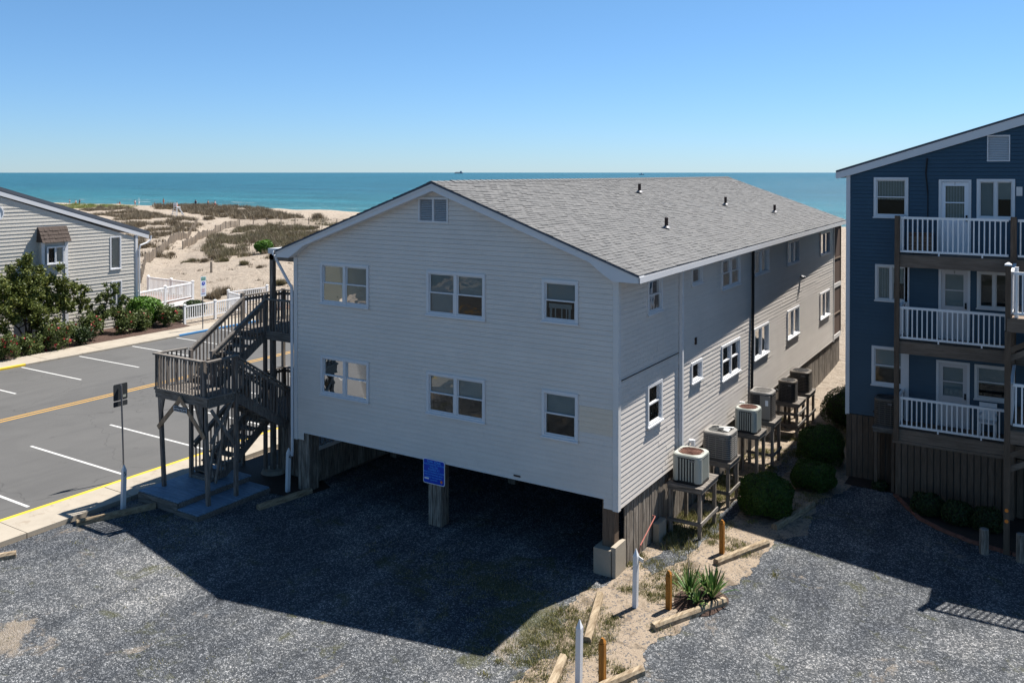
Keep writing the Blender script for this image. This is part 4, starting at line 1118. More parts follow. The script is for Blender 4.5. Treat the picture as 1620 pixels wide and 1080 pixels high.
# ------------------------------------------------------------------ air conditioners and their stands
def rsq(w, r, n=5):
    h = w/2; out = []
    for cx, cy, s in ((h-r,h-r,0),(-h+r,h-r,1),(-h+r,-h+r,2),(h-r,-h+r,3)):
        for k in range(n+1):
            t = (s+k/n)*math.pi/2; out.append((cx+r*math.cos(t), cy+r*math.sin(t)))
    return out
M['ac_beige'] = mat('beige_enamel', (.33,.345,.31), .5); M['ac_grey'] = mat('grey_enamel', (.20,.19,.175), .5); M['ac_dark'] = mat('charcoal_enamel', (.055,.052,.05), .5); M['ac_brown'] = mat('brown_enamel', (.10,.085,.07), .5)
M['rust'] = mat('rusty_grille', (.13,.062,.045), .85); M['coil'] = mat('dark_coil', (.045,.047,.045), .8); M['plast'] = mat('torn_plastic', (.6,.6,.58), .6)
def ac_unit(label, x, y, z, w, h, body, louver, cap, style, fan='rust', open_top=False, rz=0.0):
    u = thing('air_conditioner', label, 'air conditioner', (x,y,z), 'air conditioners on timber stands', rz=0)
    P = rsq(w*.94, .14)
    obj('body', MB().prism([(x+a,y+b,z+.05) for a,b in P], (0,0,h-.10)), M[body], u)
    obj('base_pan', MB().prism([(x+a,y+b,z) for a,b in rsq(w,.15)], (0,0,.055)), M['ac_dark' if style != 'slots' else 'black'], u)
    C = rsq(w*1.0, .17, 5); n = len(C); ro = w*.425
    g = MB(); vs = []
    for (a,b) in C:
        L = math.hypot(a,b); vs += [(x+a,y+b,z+h-.07),(x+a,y+b,z+h-.015),(x+a*.93,y+b*.93,z+h+.012),(x+a/L*ro,y+b/L*ro,z+h+.012),(x+a/L*ro*.985,y+b/L*ro*.985,z+h-.03)]
    fs = []
    for i in range(n):
        j = (i+1)%n
        for k in range(4): fs.append((i*5+k,j*5+k,j*5+k+1,i*5+k+1))
    g.add(vs, fs); obj('top_cap', g, M[cap], u)
    if style == 'slots':
        for side in range(4):
            for k in range(7):
                t = (k-3)*w*.098
                for s in (0,):
                    hw = w*.02
                    c = {0:(t,-w*.485),1:(w*.485,t),2:(t,w*.485),3:(-w*.485,t)}[side]
                    dx, dy = (hw, .008) if side in (0,2) else (.008, hw)
                    obj('louver', MB().box(x+c[0]-dx,x+c[0]+dx,y+c[1]-dy,y+c[1]+dy,z+.08,z+h-.10), M[louver], u)
        for a, b in ((-1,-1),(1,-1),(1,1),(-1,1)):
            pts = [(x+a*(w/2-.13)+a*.128*math.cos(t),y+b*(w/2-.13)+b*.128*math.sin(t)) for t in np.linspace(-.25,math.pi/2+.25,7)]
            pts += [(x+a*(w/2-.17),y+b*(w/2-.17))]
            obj('corner_panel', MB().prism([(p,q,z+.055) for p,q in pts],(0,0,h-.12)), M[louver], u)
    else:
        nr = 11
        for k in range(nr):
            zz = z+.08+k*(h-.2)/(nr-1)
            Q = rsq(w*.985, .15); I = rsq(w*.92, .13); g = MB(); m_ = len(Q)
            vs = [(x+a,y+b,zz) for a,b in Q]+[(x+a,y+b,zz+.022) for a,b in Q]+[(x+a,y+b,zz+.03) for a,b in I]+[(x+a,y+b,zz-.008) for a,b in I]
            fs = []
            for i in range(m_):
                j = (i+1)%m_
                fs += [(i,j,m_+j,m_+i),(m_+i,m_+j,2*m_+j,2*m_+i),(3*m_+i,3*m_+j,j,i)]
            g.add(vs, fs); obj('rib', g, M[louver], u)
        for k in range(0, n, 6):
            pass
        for side in range(4):
            for t in (-.25,0,.25):
                c = {0:(t*w,-w*.494),1:(w*.494,t*w),2:(t*w,w*.494),3:(-w*.494,t*w)}[side]
                dx, dy = (.008,.004) if side in (0,2) else (.004,.008)
                obj('rib_tie', MB().box(x+c[0]-dx,x+c[0]+dx,y+c[1]-dy,y+c[1]+dy,z+.07,z+h-.09), M[louver], u)
    if style == 'panel':
        obj('service_panel', MB().box(x+w*.02,x+w*.46,y-w*.52,y-w*.485,z+.06,z+h-.09), M['ac_grey'], u)
        obj('service_label', MB().box(x+w*.25,x+w*.38,y-w*.526,y-w*.521,z+h*.55,z+h*.75), M['signwhite'], u)
    g = MB(); g.tube((x,y,z+h-.09),(x,y,z+h-.028),ro*.995,n=24); obj('fan_well', g, M['coil'] if open_top else M[fan], u)
    g = MB(); g.tube((x,y,z+h-.06),(x,y,z+h+.0),.07,n=12)
    for k in range(4):
        t = k*math.pi/2+.5; c, s = math.cos(t), math.sin(t); c2, s2 = math.cos(t+.75), math.sin(t+.75)
        g.add([(x+c*.06,y+s*.06,z+h-.05),(x+c*ro*.9,y+s*ro*.9,z+h-.055),(x+c2*ro*.9,y+s2*ro*.9,z+h-.015),(x+c2*.06,y+s2*.06,z+h-.02)], [(0,1,2,3)])
    obj('fan', g, M[fan] if not open_top else M['black'], u)
    g = MB()
    if not open_top:
        for q in range(1, 9):
            r = ro*q/8
            for k in range(24):
                a = k*math.pi/12; b = a+math.pi/12
                g.beam((x+math.cos(a)*r,y+math.sin(a)*r,z+h+.012),(x+math.cos(b)*r,y+math.sin(b)*r,z+h+.012),.010,.010)
    for k in range(6):
        a = k*math.pi/3+.2
        g.beam((x,y,z+h+.012),(x+math.cos(a)*ro,y+math.sin(a)*ro,z+h+.012),.008,.008)
    obj('fan_guard', g, M[fan] if not open_top else M['metal'], u)
    obj('side_emblem', MB().box(x+w*.12,x+w*.30,y-w*.502,y-w*.497,z+h-.15,z+h-.11), M['metal'], u)
    if open_top:
        g = MB(); g.hexa([(x+.12,y-.1,z+h+.02),(x+.30,y-.18,z+h+.02),(x+.32,y-.05,z+h+.08),(x+.12,y+.0,z+h+.10),(x+.12,y-.1,z+h+.03),(x+.30,y-.18,z+h+.03),(x+.32,y-.05,z+h+.09),(x+.12,y+.0,z+h+.11)]); g.beam((x-.05,y+.02,z+h+.06),(x+.34,y+.22,z+h+.05),.06,.02); obj('broken_guard', g, M['plast'], u)
    # refrigerant line to the wall
    g = MB(); g.tube((x-w*.45,y+.15,z+.18),(XW+.08 if x < -6 else x-w*.5-.1,y+.25,z+.3),.02,n=6); obj('line_set', g, M['black'], u)
    return u
def stand(label, x0, x1, y0, y1, z, braces=1, planks=True, mt='fencewood'):
    s = thing('timber_stand', label, 'stand', ((x0+x1)/2,(y0+y1)/2,0), 'timber stands carrying the air conditioners')
    for x in (x0+.05, x1-.05):
        for y in (y0+.05, y1-.05):
            obj('leg', MB().box(x-.045,x+.045,y-.045,y+.045,0,z-.13), M[mt], s)
    obj('apron', MB().box(x0-.01,x1+.01,y0-.03,y0+.0,z-.15,z-.03), M['woodx'], s); obj('apron', MB().box(x0-.01,x1+.01,y1,y1+.03,z-.15,z-.03), M['woodx'], s)
    obj('apron', MB().box(x1,x1+.03,y0,y1,z-.15,z-.03), M['woodh'], s); obj('apron', MB().box(x0-.03,x0,y0,y1,z-.15,z-.03), M['woodh'], s)
    n = max(3, int((y1-y0+.06)/.15))
    for i in range(n):
        a = y0-.04+(y1-y0+.08)*i/n; b = y0-.04+(y1-y0+.08)*(i+1)/n-.012
        obj('plank', MB().box(x0-.05,x1+.05,a,b,z-.03,z), M['woodx'], s)
    for k in range(braces):
        zz = .38+.42*k
        obj('stretcher', MB().box(x1-.005,x1+.03,y0-.05,y1+.05,zz,zz+.09), M['woodh'], s); obj('stretcher', MB().box(x0-.03,x1+.0,y0-.03,y0+.005,zz-.02,zz+.07), M['woodx'], s)
    return s
stand('nearest timber stand, planked top, holding the beige unit with the rusty top', -8.46,-7.56,21.50,22.75,1.35,1)
stand('second timber stand from the front corner, under the grey unit with broken fan guard', -8.46,-7.62,24.03,24.93,1.28,1)
stand('third timber stand from the front corner, tall legs under the second beige unit', -8.30,-7.52,26.55,27.40,1.44,0)
stand('fourth timber stand from the front corner, under the dark unit with a grey side panel', -8.28,-7.44,28.04,28.94,1.48,1)
stand('fifth timber stand from the front corner, with pale plank beside a small dark unit', -8.30,-7.54,31.70,32.78,1.23,2)
stand('farthest timber stand by the plain skirt boards, under the last dark unit', -8.30,-7.52,33.28,34.28,1.24,1)
ac_unit('beige air conditioner with a rusty red top grille, nearest the building corner', -8.02,22.02,1.35,.80,.76,'coil','ac_beige','ac_beige','slots')
ac_unit('brownish grey air conditioner with horizontal ribs and a broken open fan guard', -8.02,24.45,1.28,.84,.80,'ac_dark','ac_grey','ac_grey','ribs',fan='black',open_top=True)
ac_unit('beige air conditioner standing third in the row, on the tallest legs', -7.93,26.92,1.44,.70,.74,'coil','ac_beige','ac_beige','slots')
ac_unit('tall dark air conditioner with a shiny grey side panel, fourth in the row', -7.90,28.45,1.48,.74,.90,'black','ac_dark','ac_grey','panel',fan='ac_grey')
ac_unit('small charcoal air conditioner, fifth in the row, beside a pale plank', -7.98,32.05,1.23,.62,.74,'black','ac_dark','ac_brown','ribs',fan='ac_dark')
ac_unit('charcoal air conditioner at the far end of the row next to the bare fence boards', -7.92,33.75,1.24,.74,.76,'black','ac_brown','ac_brown','ribs',fan='ac_dark')
u = stand('stand with one thin leg against the navy building carrying the brown air conditioner', -4.36,-3.78,27.75,28.38,1.92,0,mt='stainv')
u2 = ac_unit('dark brown air conditioner tucked between navy wall and balcony post', -4.06,28.10,1.92,.64,.84,'black','ac_brown','ac_brown','ribs',fan='ac_dark')

# ------------------------------------------------------------------ shingled house across the road
XH = -48.6; YC = 33.5
lh = thing('shingled_house', 'grey cedar-shingled house with sloping roof across the road, left edge', 'house', (XH, YC, 0))
PH = pS(XH)
hz = lambda y: 5.50+.336*(YC-y) if y > 20 else 10.04-.336*(20-y)
def outH(z):
    if z < 5.45: return (8.0, YC-.1)
    y1 = YC-(z-5.45)/.336; return (8.0, y1) if y1 > 8.2 else None
hw = [(31.66,32.40,3.62,5.66,'fixed',('curtain',)),(31.72,32.44,1.30,2.92,'slider',('curtain','curtain'))]
courses(lh, PH, outH, [w[:4] for w in hw]+[(27.25,28.65,0,6.1)], .0, 9.9, .205, [M['cedar']], nb=.026, nt=.004, gap=0.0, name='shingle_course', jig=.004)
for w in hw: window(lh, PH, *w[:4], w[4], trim='trimblue', blinds=w[5])
g = MB(); g.prism([(XH-.2,8,0),(XH-.2,YC,0),(XH-.2,YC,5.45),(XH-.2,20,9.95),(XH-.2,8,6.0)], (-.1,0,0)); g.box(XH-12,XH-.3,YC-.15,YC-.0,0,5.4)
obj('wall', g, M['cedar'], lh)
obj('corner_board', MB().box(XH-.10,XH+.055,YC-.13,YC+.03,0,5.62), M['trimblue'], lh)
g = MB()
for (ya, za, yb, zb) in ((34.35,5.62-.2+.30,20,10.04+.30),(20,10.34,5.6,5.5)):
    g.hexa([(XH+.10,ya,za-.10),(XH+.10,yb,zb-.10),(XH-12,yb,zb-.10),(XH-12,ya,za-.10),(XH+.10,ya,za+.10),(XH+.10,yb,zb+.10),(XH-12,yb,zb+.10),(XH-12,ya,za+.10)])
obj('roof', g, M['roofdark'], lh)
g = MB()
for (ya, za, yb, zb) in ((34.30,5.52,20,10.12),(20,10.12,5.6,5.3)):
    g.hexa([(XH+.09,ya,za-.16),(XH+.09,yb,zb-.16),(XH+.055,yb,zb-.16),(XH+.055,ya,za-.16),(XH+.09,ya,za+.09),(XH+.09,yb,zb+.09),(XH+.055,yb,zb+.09),(XH+.055,ya,za+.09)])
obj('rake_board', g, M['trimblue'], lh)
g = MB()
for p, q in (((XH+.1,34.45,5.55),(XH+.1,34.40,5.30)),((XH+.1,34.40,5.30),(XH+.1,34.15,5.12)),((XH+.1,34.15,5.12),(XH+.1,33.66,4.98)),((XH+.1,33.66,4.98),(XH+.08,33.60,4.7)),((XH+.08,33.60,4.7),(XH+.08,33.60,.3))): g.tube(p,q,.055,n=8)
obj('downspout', g, M['trimblue'], lh)
# bay with shake hood
bay = obj('bay', MB().box(XH-.15,XH+.42,27.25,28.65,0,6.0), M['cedar'], lh)
PBy = pS(XH+.42)
for k in range(25): 
    if k*.2 < 4.3: obj('shingle_course', MB().hexa([(XH+.425,27.38,k*.2),(XH+.45,27.38,k*.2),(XH+.45,28.52,k*.2),(XH+.425,28.52,k*.2),(XH+.424,27.38,k*.2+.2),(XH+.428,27.38,k*.2+.2),(XH+.428,28.52,k*.2+.2),(XH+.424,28.52,k*.2+.2)]), M['cedar'], bay)
g = MB(); g.box(XH+.40,XH+.50,27.2,27.36,0,5.8); g.box(XH+.40,XH+.50,28.54,28.72,0,5.8); g.box(XH+.40,XH+.48,27.36,28.54,4.28,4.36); obj('bay_frame', g, M['trimblue'], bay)
window(lh, pS(XH+.55), 27.44,28.46,4.34,5.36,'slider',trim='trimblue',blinds=(None,'curtain'),depth=.11)
hd = obj('hood', MB().hexa([(XH,27.15,5.62),(XH+.66,27.15,5.62),(XH+.66,28.8,5.62),(XH,28.8,5.62),(XH,27.2,6.47),(XH+.18,27.2,6.47),(XH+.18,28.72,6.47),(XH,28.72,6.47)]), M['cedardark'], lh)
for r in range(4):
    for k in range(11):
        z0 = 5.61+r*.21; f0 = (z0-5.62)/.85; f1 = (z0+.24-5.62)/.85
        x0 = XH+.66-.48*f0+.045+random.uniform(-.01,.02); x1 = XH+.66-.48*f1+.012
        ya = 27.13+k*1.68/11+random.uniform(0,.01); yb = ya+.15
        g = MB(); g.add([(x0,ya,z0+random.uniform(-.02,.02)),(x0,yb,z0),(x1,yb,z0+.24),(x1,ya,z0+.24),(x0-.04,ya,z0-.01),(x0-.04,yb,z0-.01)], [(0,1,2,3),(4,5,1,0)])
        obj('shake', g, M['cedardark'], hd)
g = MB()
for k in range(20):
    a = k*math.pi/10; b = a+math.pi/10
    g.beam((XH+.06,24.9+math.cos(a)*.42,7.35+math.sin(a)*.42),(XH+.06,24.9+math.cos(b)*.42,7.35+math.sin(b)*.42),.07,.06,up=(1,0,0))
rv = obj('round_vent', g, M['trimblue'], lh)
obj('vent_backing', MB().tube((XH+.05,24.9,7.35),(XH+.06,24.9,7.35),.40,n=20), M['blind'], rv)

# raised white railed deck beside the shingled house
wd = thing('raised_deck', 'raised deck with white balusters beside the far corner of the shingled house', 'deck', (-51.3,37.5,0))
pts = {'p0':(-51.2,34.0),'p1':(-51.3,37.5),'p2':(-50.5,38.95),'b1':(-57.1,40.1),'b2':(-54.0,39.75)}
zf = .62
pp = [(-50.95,35.25),(-51.27,37.47),(-52.9,40.95)]
W = dict(m='rail_white', mt='rail_white', h=1.05, sp=.16, bw=.05, top=(.10,.08), bot=(.06,.07), b0=.10)
seq = [(-50.6,34.9),(-51.25,37.45),(-51.9,40.2)]
back = [(-51.9,40.2),(-54.5,40.35),(-57.4,40.5)]
for a, b in zip(seq[:-1], seq[1:]): rail_run(wd, (*a,zf), (*b,zf), **W)
for a, b in zip(back[:-1], back[1:]): rail_run(wd, (*a,zf), (*b,zf), **W)
for x, y in seq+back[1:]: post(wd, x, y, -.1, zf+1.15, w=.15, m='rail_white', cap='rail_white')
g = MB(); g.hexa([(-50.6,34.9,.35),(-51.9,40.2,.35),(-57.5,40.5,.35),(-57.5,34.9,.35),(-50.6,34.9,.6),(-51.9,40.2,.6),(-57.5,40.5,.6),(-57.5,34.9,.6)]); obj('deck_floor', g, M['brickpave'], wd)
g = MB(); g.beam((-50.55,34.9,.42),(-51.85,40.2,.42),.05,.3); obj('rim_board', g, M['rail_white'], wd)
# low white picket railing by the pavement
wf = thing('white_fence', 'low white baluster fence beside the far pavement where the road ends', 'fence', (-46.4,35.3,0))
W = dict(m='rail_white', mt='rail_white', h=1.02, sp=.17, bw=.05, top=(.08,.07), bot=(.06,.06), b0=.22)
fseq = [(-46.3,35.25),(-46.35,37.65),(-46.45,40.3)]
for a, b in zip(fseq[:-1], fseq[1:]): rail_run(wf, (*a,0.05), (*b,0.05), **W)
for x, y in fseq: post(wf, x, y, -.1, 1.16, w=.14, m='rail_white', cap='rail_white')
rail_run(wf, (-46.5,40.35,.05), (-49.3,41.2,.05), **W); rail_run(wf, (-49.3,41.2,.05), (-49.0,44.5,.05), **W)
post(wf, -49.3, 41.2, -.1, 1.2, w=.14, m='rail_white', cap='rail_white'); post(wf, -49.0, 44.5, -.1, 1.2, w=.14, m='rail_white', cap='rail_white')
wf2 = thing('white_fence', 'low white baluster fence seen through the upper staircase railing by the beach path', 'fence', (-45.4,42.5,0))
f2 = [(-46.0,43.0),(-43.6,43.2),(-41.3,43.4)]
for a, b in zip(f2[:-1], f2[1:]): rail_run(wf2, (*a,0.05), (*b,0.05), **W)
for x, y in f2: post(wf2, x, y, -.1, 1.16, w=.14, m='rail_white', cap='rail_white')

# ------------------------------------------------------------------ signs
s1 = thing('street_sign', 'bare back of a dark street sign on a thin pole by the near yellow kerb', 'sign', (-24.35,16.3,.1))
obj('pole', MB().tube((-24.35,16.3,.08),(-24.40,16.25,2.98),.028,n=8), M['metal'], s1)
M['signback'] = mat('dull_sign_back', (.045,.05,.055), .55, .3, .3)
obj('sign_panel', MB().prism([(-24.45, y, z) for y, z in rrect(16.02,16.50,2.49,3.0,.04)], (-.006,0,0)), M['signback'], s1)
obj('sign_panel', MB().prism([(-24.45, y, z) for y, z in rrect(16.02,16.50,2.30,2.46,.03)], (-.006,0,0)), M['signback'], s1)
obj('sticker', MB().box(-24.444,-24.442,16.34,16.44,2.56,2.64), M['ac_beige'], s1)
s2 = thing('street_sign', 'tall parking sign with blue disc on a thin pole by the blue kerb', 'sign', (-43.35,34.3,.1))
obj('pole', MB().tube((-43.35,34.3,.08),(-43.35,34.3,3.3),.03,n=8), M['metal'], s2)
PX = -43.30
obj('sign_panel', MB().prism([(PX, y, z) for y, z in rrect(34.12,34.52,2.62,3.28,.04)], (-.01,0,0)), M['signwhite'], s2)
obj('sign_panel', MB().prism([(PX, y, z) for y, z in rrect(34.12,34.52,2.08,2.60,.04)], (-.01,0,0)), M['signwhite'], s2)
obj('emblem', MB().box(PX,PX+.004,34.16,34.48,3.05,3.24), M['signgreen'], s2)
obj('emblem', MB().tube((PX,34.32,2.86),(PX+.006,34.32,2.86),.115,n=20), M['signblue'], s2)
text(s2, 'PARKING', .075, M['signwhite'], (PX+.006,34.32,3.15), (R(90),0,R(90)))
text(s2, 'P', .17, M['signwhite'], (PX+.009,34.32,2.86), (R(90),0,R(90)))
for i, (tx, s) in enumerate((('PERMIT',.075),('ONLY',.085),('8AM-8PM',.07))): text(s2, tx, s, M['signred'] if i < 2 else M['signblue'], (PX+.006,34.32,2.50-.13*i), (R(90),0,R(90)))
s3 = thing('marker_stake', 'small dark wooden stake standing alone in the bare sand slope', 'stake', (-66.0,53.2,hgt(-66.0,53.2)))
obj('stake', MB().box(-66.07,-65.93,53.13,53.27,-.3,hgt(-66,53.2)+1.05), M['fencewood'], s3)

# ------------------------------------------------------------------ picket markers, ochre posts, timbers, bollards
def picket(label, x, y, h, digit=None, lean=(0,0), w=.10, rz=0.0, item=None):
    t_ = thing('picket_post', label, 'post', (x,y,0), 'white pointed marker posts')
    g = MB(); a = w/2; l = lean; th = .055
    def o_(k, X, Y): return (x+X+l[0]*k, y+Y+l[1]*k, h*k)
    k1 = 1-.11/h*1.4
    ring_ = lambda k, s: [o_(k,-a*s,-th*s), o_(k,a*s,-th*s), o_(k,a*s,th*s), o_(k,-a*s,th*s)]
    vs = ring_(0,1)+ring_(k1,1)+ring_(1,.12)
    g.add(vs, [(3,2,1,0),(0,1,5,4),(1,2,6,5),(2,3,7,6),(3,0,4,7),(4,5,9,8),(5,6,10,9),(6,7,11,10),(7,4,8,11),(8,9,10,11)])
    obj('stake', g, M['trimblue'], t_)
    if digit: text(t_, digit, .17, M['black'], (x+l[0]*.8+a+.004, y+l[1]*.8, h*.80), (R(90),0,R(90)), name='digit')
    return t_
picket('white pointed marker post with a black 5, between sidewalk and gravel', -22.25,14.86,1.28,'5',(.06,0))
picket('white pointed marker post with a black 4, in the dark entrance bed', -19.25,18.26,1.34,'4',(.05,0))
picket('white pointed marker post with torn paper near the concrete footing of the right corner', -7.63,17.44,1.30,None,(.02,0))
picket('white pointed marker post nearest the camera at the bottom edge', -7.35,14.2,1.25,None,(.02,0))
tp = tag(obj('torn_notice', MB().hexa([(-7.58,17.50,1.02),(-7.47,17.49,1.0),(-7.46,17.51,1.0),(-7.58,17.52,1.02),(-7.58,17.50,1.12),(-7.45,17.46,1.09),(-7.45,17.48,1.09),(-7.58,17.52,1.12)]), M['plast']), 'scrap of white plastic hanging on the picket by the corner footing', 'litter')
for lb, x, y, h in (('ochre wooden post farthest back, beside the nearest air conditioner stand',-6.86,21.06,.85),('ochre wooden post in front of the yucca clump',-6.97,17.75,.85),('ochre wooden post at the bottom edge beside the white picket',-7.01,14.51,.85)):
    p_ = thing('ochre_post', lb, 'post', (x,y,0), 'ochre stained posts')
    g = MB(); a = .055; g.box(x-a,x+a,y-a,y+a,0,h-.10); g.hexa([(x-a+.015,y-a+.015,h-.10),(x+a-.015,y-a+.015,h-.10),(x+a-.015,y+a-.015,h-.10),(x-a+.015,y+a-.015,h-.10),(x-a,y-a,h-.075),(x+a,y-a,h-.075),(x+a,y+a,h-.075),(x-a,y+a,h-.075)])
    obj('shaft', g, M['ochre'], p_)
    g = MB(); g.hexa([(x-a,y-a,h-.075),(x+a,y-a,h-.075),(x+a,y+a,h-.075),(x-a,y+a,h-.075),(x-.02,y-.02,h),(x+.02,y-.02,h),(x+.02,y+.02,h),(x-.02,y+.02,h)]); obj('post_top', g, M['ochre'], p_)
def timber(label, p, q, r=.085, m='tie'):
    P_ = Vector((*p,0)); Q_ = Vector((*q,0)); d = (Q_-P_).normalized(); s = Vector((-d.y,d.x,0))
    prof = [(-r,0),(-r,r*1.1),(-r*.6,r*1.75),(r*.6,r*1.75),(r,r*1.1),(r,0)]
    N = 7; g = MB(); vs = []
    for k in range(N+1):
        c = P_.lerp(Q_, k/N)
        j = random.uniform(-.006,.006)
        for a, b in prof: vs.append(c+s*(a+j)+Vector((0,0,max(0,b)+(random.uniform(-.006,.006) if b > 0 else 0))))
    fs = [tuple(range(6))[::-1], tuple(range(N*6, N*6+6))]
    for k in range(N):
        for i in range(6): fs.append((k*6+i,k*6+(i+1)%6,(k+1)*6+(i+1)%6,(k+1)*6+i))
    g.add(vs, fs)
    o = obj('parking_timber', g, M[m], origin=P_.lerp(Q_,.5)); tag(o, label, 'timber', 'landscape timbers marking parking bays')
timber('half-shaded parking timber in front of the number 5 picket, beside the pavement', (-22.3,13.5), (-21.55,15.4))
timber('shaded parking timber lying right of the low platform by the number 4 picket', (-18.95,16.85), (-18.62,18.6))
timber('parking timber end cut off by the left picture edge', (-22.6,10.2), (-21.75,11.6))
timber('mossy parking timber in front of the yucca mulch', (-6.92,16.74), (-6.0,18.61))
timber('parking timber in sunlight beside the farthest ochre post', (-6.78,20.35), (-6.03,22.14))
timber('parking timber in the shade below the nearest round shrub', (-6.12,23.2), (-5.62,25.4))
timber('pale cracked timber along the gravel, left of the pickets', (-7.86,15.55), (-8.48,17.4))
timber('parking timber at the bottom edge right of the last ochre post', (-7.3,13.4), (-6.5,15.2))
timber('parking timber at the bottom edge left of the nearest picket', (-7.5,12.9), (-7.98,14.75))
for lb, x, y, h in (('grey wooden bollard at the planting bed corner beside the reflector post',-1.26,24.54,.62),('grey wooden bollard cut by the right picture edge',-.46,24.5,.68)):
    b_ = thing('bollard', lb, 'bollard', (x,y,0), 'wooden bollards'); obj('log', MB().tube((x,y,0),(x,y,h),.11,.105,n=14), M['fencewood'], b_)
    obj('log_top', MB().tube((x,y,h),(x,y,h+.012),.105,.085,n=14), M['woodx'], b_)
# curved brick edging of the planting bed
eb = thing('brick_edging', 'curved row of reddish edging bricks around the dark planting bed', 'edging', (-2.9,26,0))
path = [(-3.75,27.55),(-3.5,27.1),(-3.25,26.6),(-2.9,26.0),(-2.3,25.45),(-1.6,25.08),(-.9,24.85),(-.2,24.72),(1,24.6),(3,24.55)]
def walkpath(path, step):
    out = []; 
    for (a, b), (c, d) in zip(path[:-1], path[1:]):
        L = math.hypot(c-a, d-b); n = max(1, int(round(L/step)))
        for k in range(n): out.append((a+(c-a)*(k+.5)/n, b+(d-b)*(k+.5)/n, math.atan2(d-b, c-a)))
    return out
brm = MB().box(-.10,.10,-.05,.05,0,.07).mesh('brick', M['brick'])
for x, y, a in walkpath(path, .21): inst('brick', brm, (x,y,random.uniform(0,.012)), eb, rot=(random.uniform(-.05,.05),random.uniform(-.04,.04),a))

# ------------------------------------------------------------------ foliage
def leaf_quads(C, N=None, size=.04, aspect=.55, jitter=.35, outward=None):
    """C: (n,3) centres -> quads"""
    n = len(C)
    d = rng.normal(size=(n,3)); 
    if outward is not None: d = d*.6+outward*1.0
    d /= np.linalg.norm(d, axis=1, keepdims=True)
    a = rng.normal(size=(n,3)); a -= (a*d).sum(1, keepdims=True)*d; a /= np.linalg.norm(a, axis=1, keepdims=True)
    b = np.cross(d, a)
    s = size*rng.uniform(1-jitter, 1+jitter, (n,1))
    a = a*s; b = b*s*aspect
    return np.stack([C-a, C-b*1.0, C+a, C+b], 1)
def cloud_obj(name, C, size, m, parent=None, outward=None, aspect=.55, origin=None):
    V = leaf_quads(C, size=size, aspect=aspect, outward=outward).reshape(-1,3)
    pl_ = wloc(parent) if parent else Vector(origin or (0,0,0))
    V = V-np.array(pl_)
    me = quads_mesh(name, V, M[m]); o = bpy.data.objects.new(name, me); COL.objects.link(o)
    if parent: o.parent = parent
    else: o.location = pl_
    return o
def blob_points(n, c, r, seed, lump=.17, power=2.6, zmin=-.6):
    P_ = rng.normal(size=(n*2,3)); P_ /= np.linalg.norm(P_, axis=1, keepdims=True)
    P_ = P_[P_[:,2] > zmin][:n]
    q = (np.abs(P_)**power).sum(1)**(-1/power)
    k = np.array([1+lump*noise.fractal(Vector((p[0]*1.6+seed, p[1]*1.6, p[2]*1.6)), 1, 2, 3) for p in P_])
    S = P_*(q*k)[:,None]
    return S*np.array(r)+np.array(c), P_
def shrub(label, x, y, r, h, seed, n=9000, size=.028, m='box_leaf', grp='clipped round shrubs', name='round_shrub'):
    t_ = thing(name, label, 'shrub', (x,y,0), grp)
    P_, Nn = blob_points(n, (x,y,h*.47), (r,r,h*.53), seed)
    P_ -= Nn*rng.random((len(P_),1))**2*.16*r
    cloud_obj('foliage', P_, size, m, t_, outward=Nn)
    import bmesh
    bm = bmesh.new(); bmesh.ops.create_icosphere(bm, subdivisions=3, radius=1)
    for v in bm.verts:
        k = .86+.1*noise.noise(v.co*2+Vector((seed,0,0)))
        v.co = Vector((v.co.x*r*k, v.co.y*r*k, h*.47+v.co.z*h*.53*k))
    me = bpy.data.meshes.new('dark_core'); bm.to_mesh(me); bm.free(); me.materials.append(M['mulchdark'])  # solid core coloured dark for the shade behind the leaves
    o = bpy.data.objects.new('dark_core', me); COL.objects.link(o); o.parent = t_
    g = MB(); g.tube((x,y,-.02),(x+.02,y,h*.4),.05,.03,n=7); obj('stem', g, M['bark'], t_)
    return t_
shrub('largest clipped round shrub, nearest, with one sunlit patch, beside a timber', -6.62,24.1,.70,1.10,1,n=14000)
shrub('low clipped round shrub in the middle, at the edge of the shaded gravel', -5.92,26.85,.62,.80,2,n=11000)
shrub('tall clipped round shrub behind the low middle one', -6.25,29.3,.74,1.2,3,n=12000)
shrub('dark clipped shrub farthest back, half hidden by the navy house corner', -6.35,34.2,.85,1.35,4,n=8000)
for i, (x, y) in enumerate(((-2.75,26.55),(-1.98,26.3),(-1.28,26.2))):
    shrub(['left one of three small shrubs in the dark bed under the balconies','middle one of three small shrubs in the dark bed under the balconies','right one of three small shrubs in the dark bed under the balconies'][i], x, y, .40, .58, 10+i, n=3500, m='dark_leaf', grp='small shrubs in the bed under the balconies')
shrub('tiny dark plant in the shaded bed by the navy house corner', -4.2,27.95-.1,.22,.28, 17, n=700, m='dark_leaf', grp='small shrubs in the bed under the balconies')

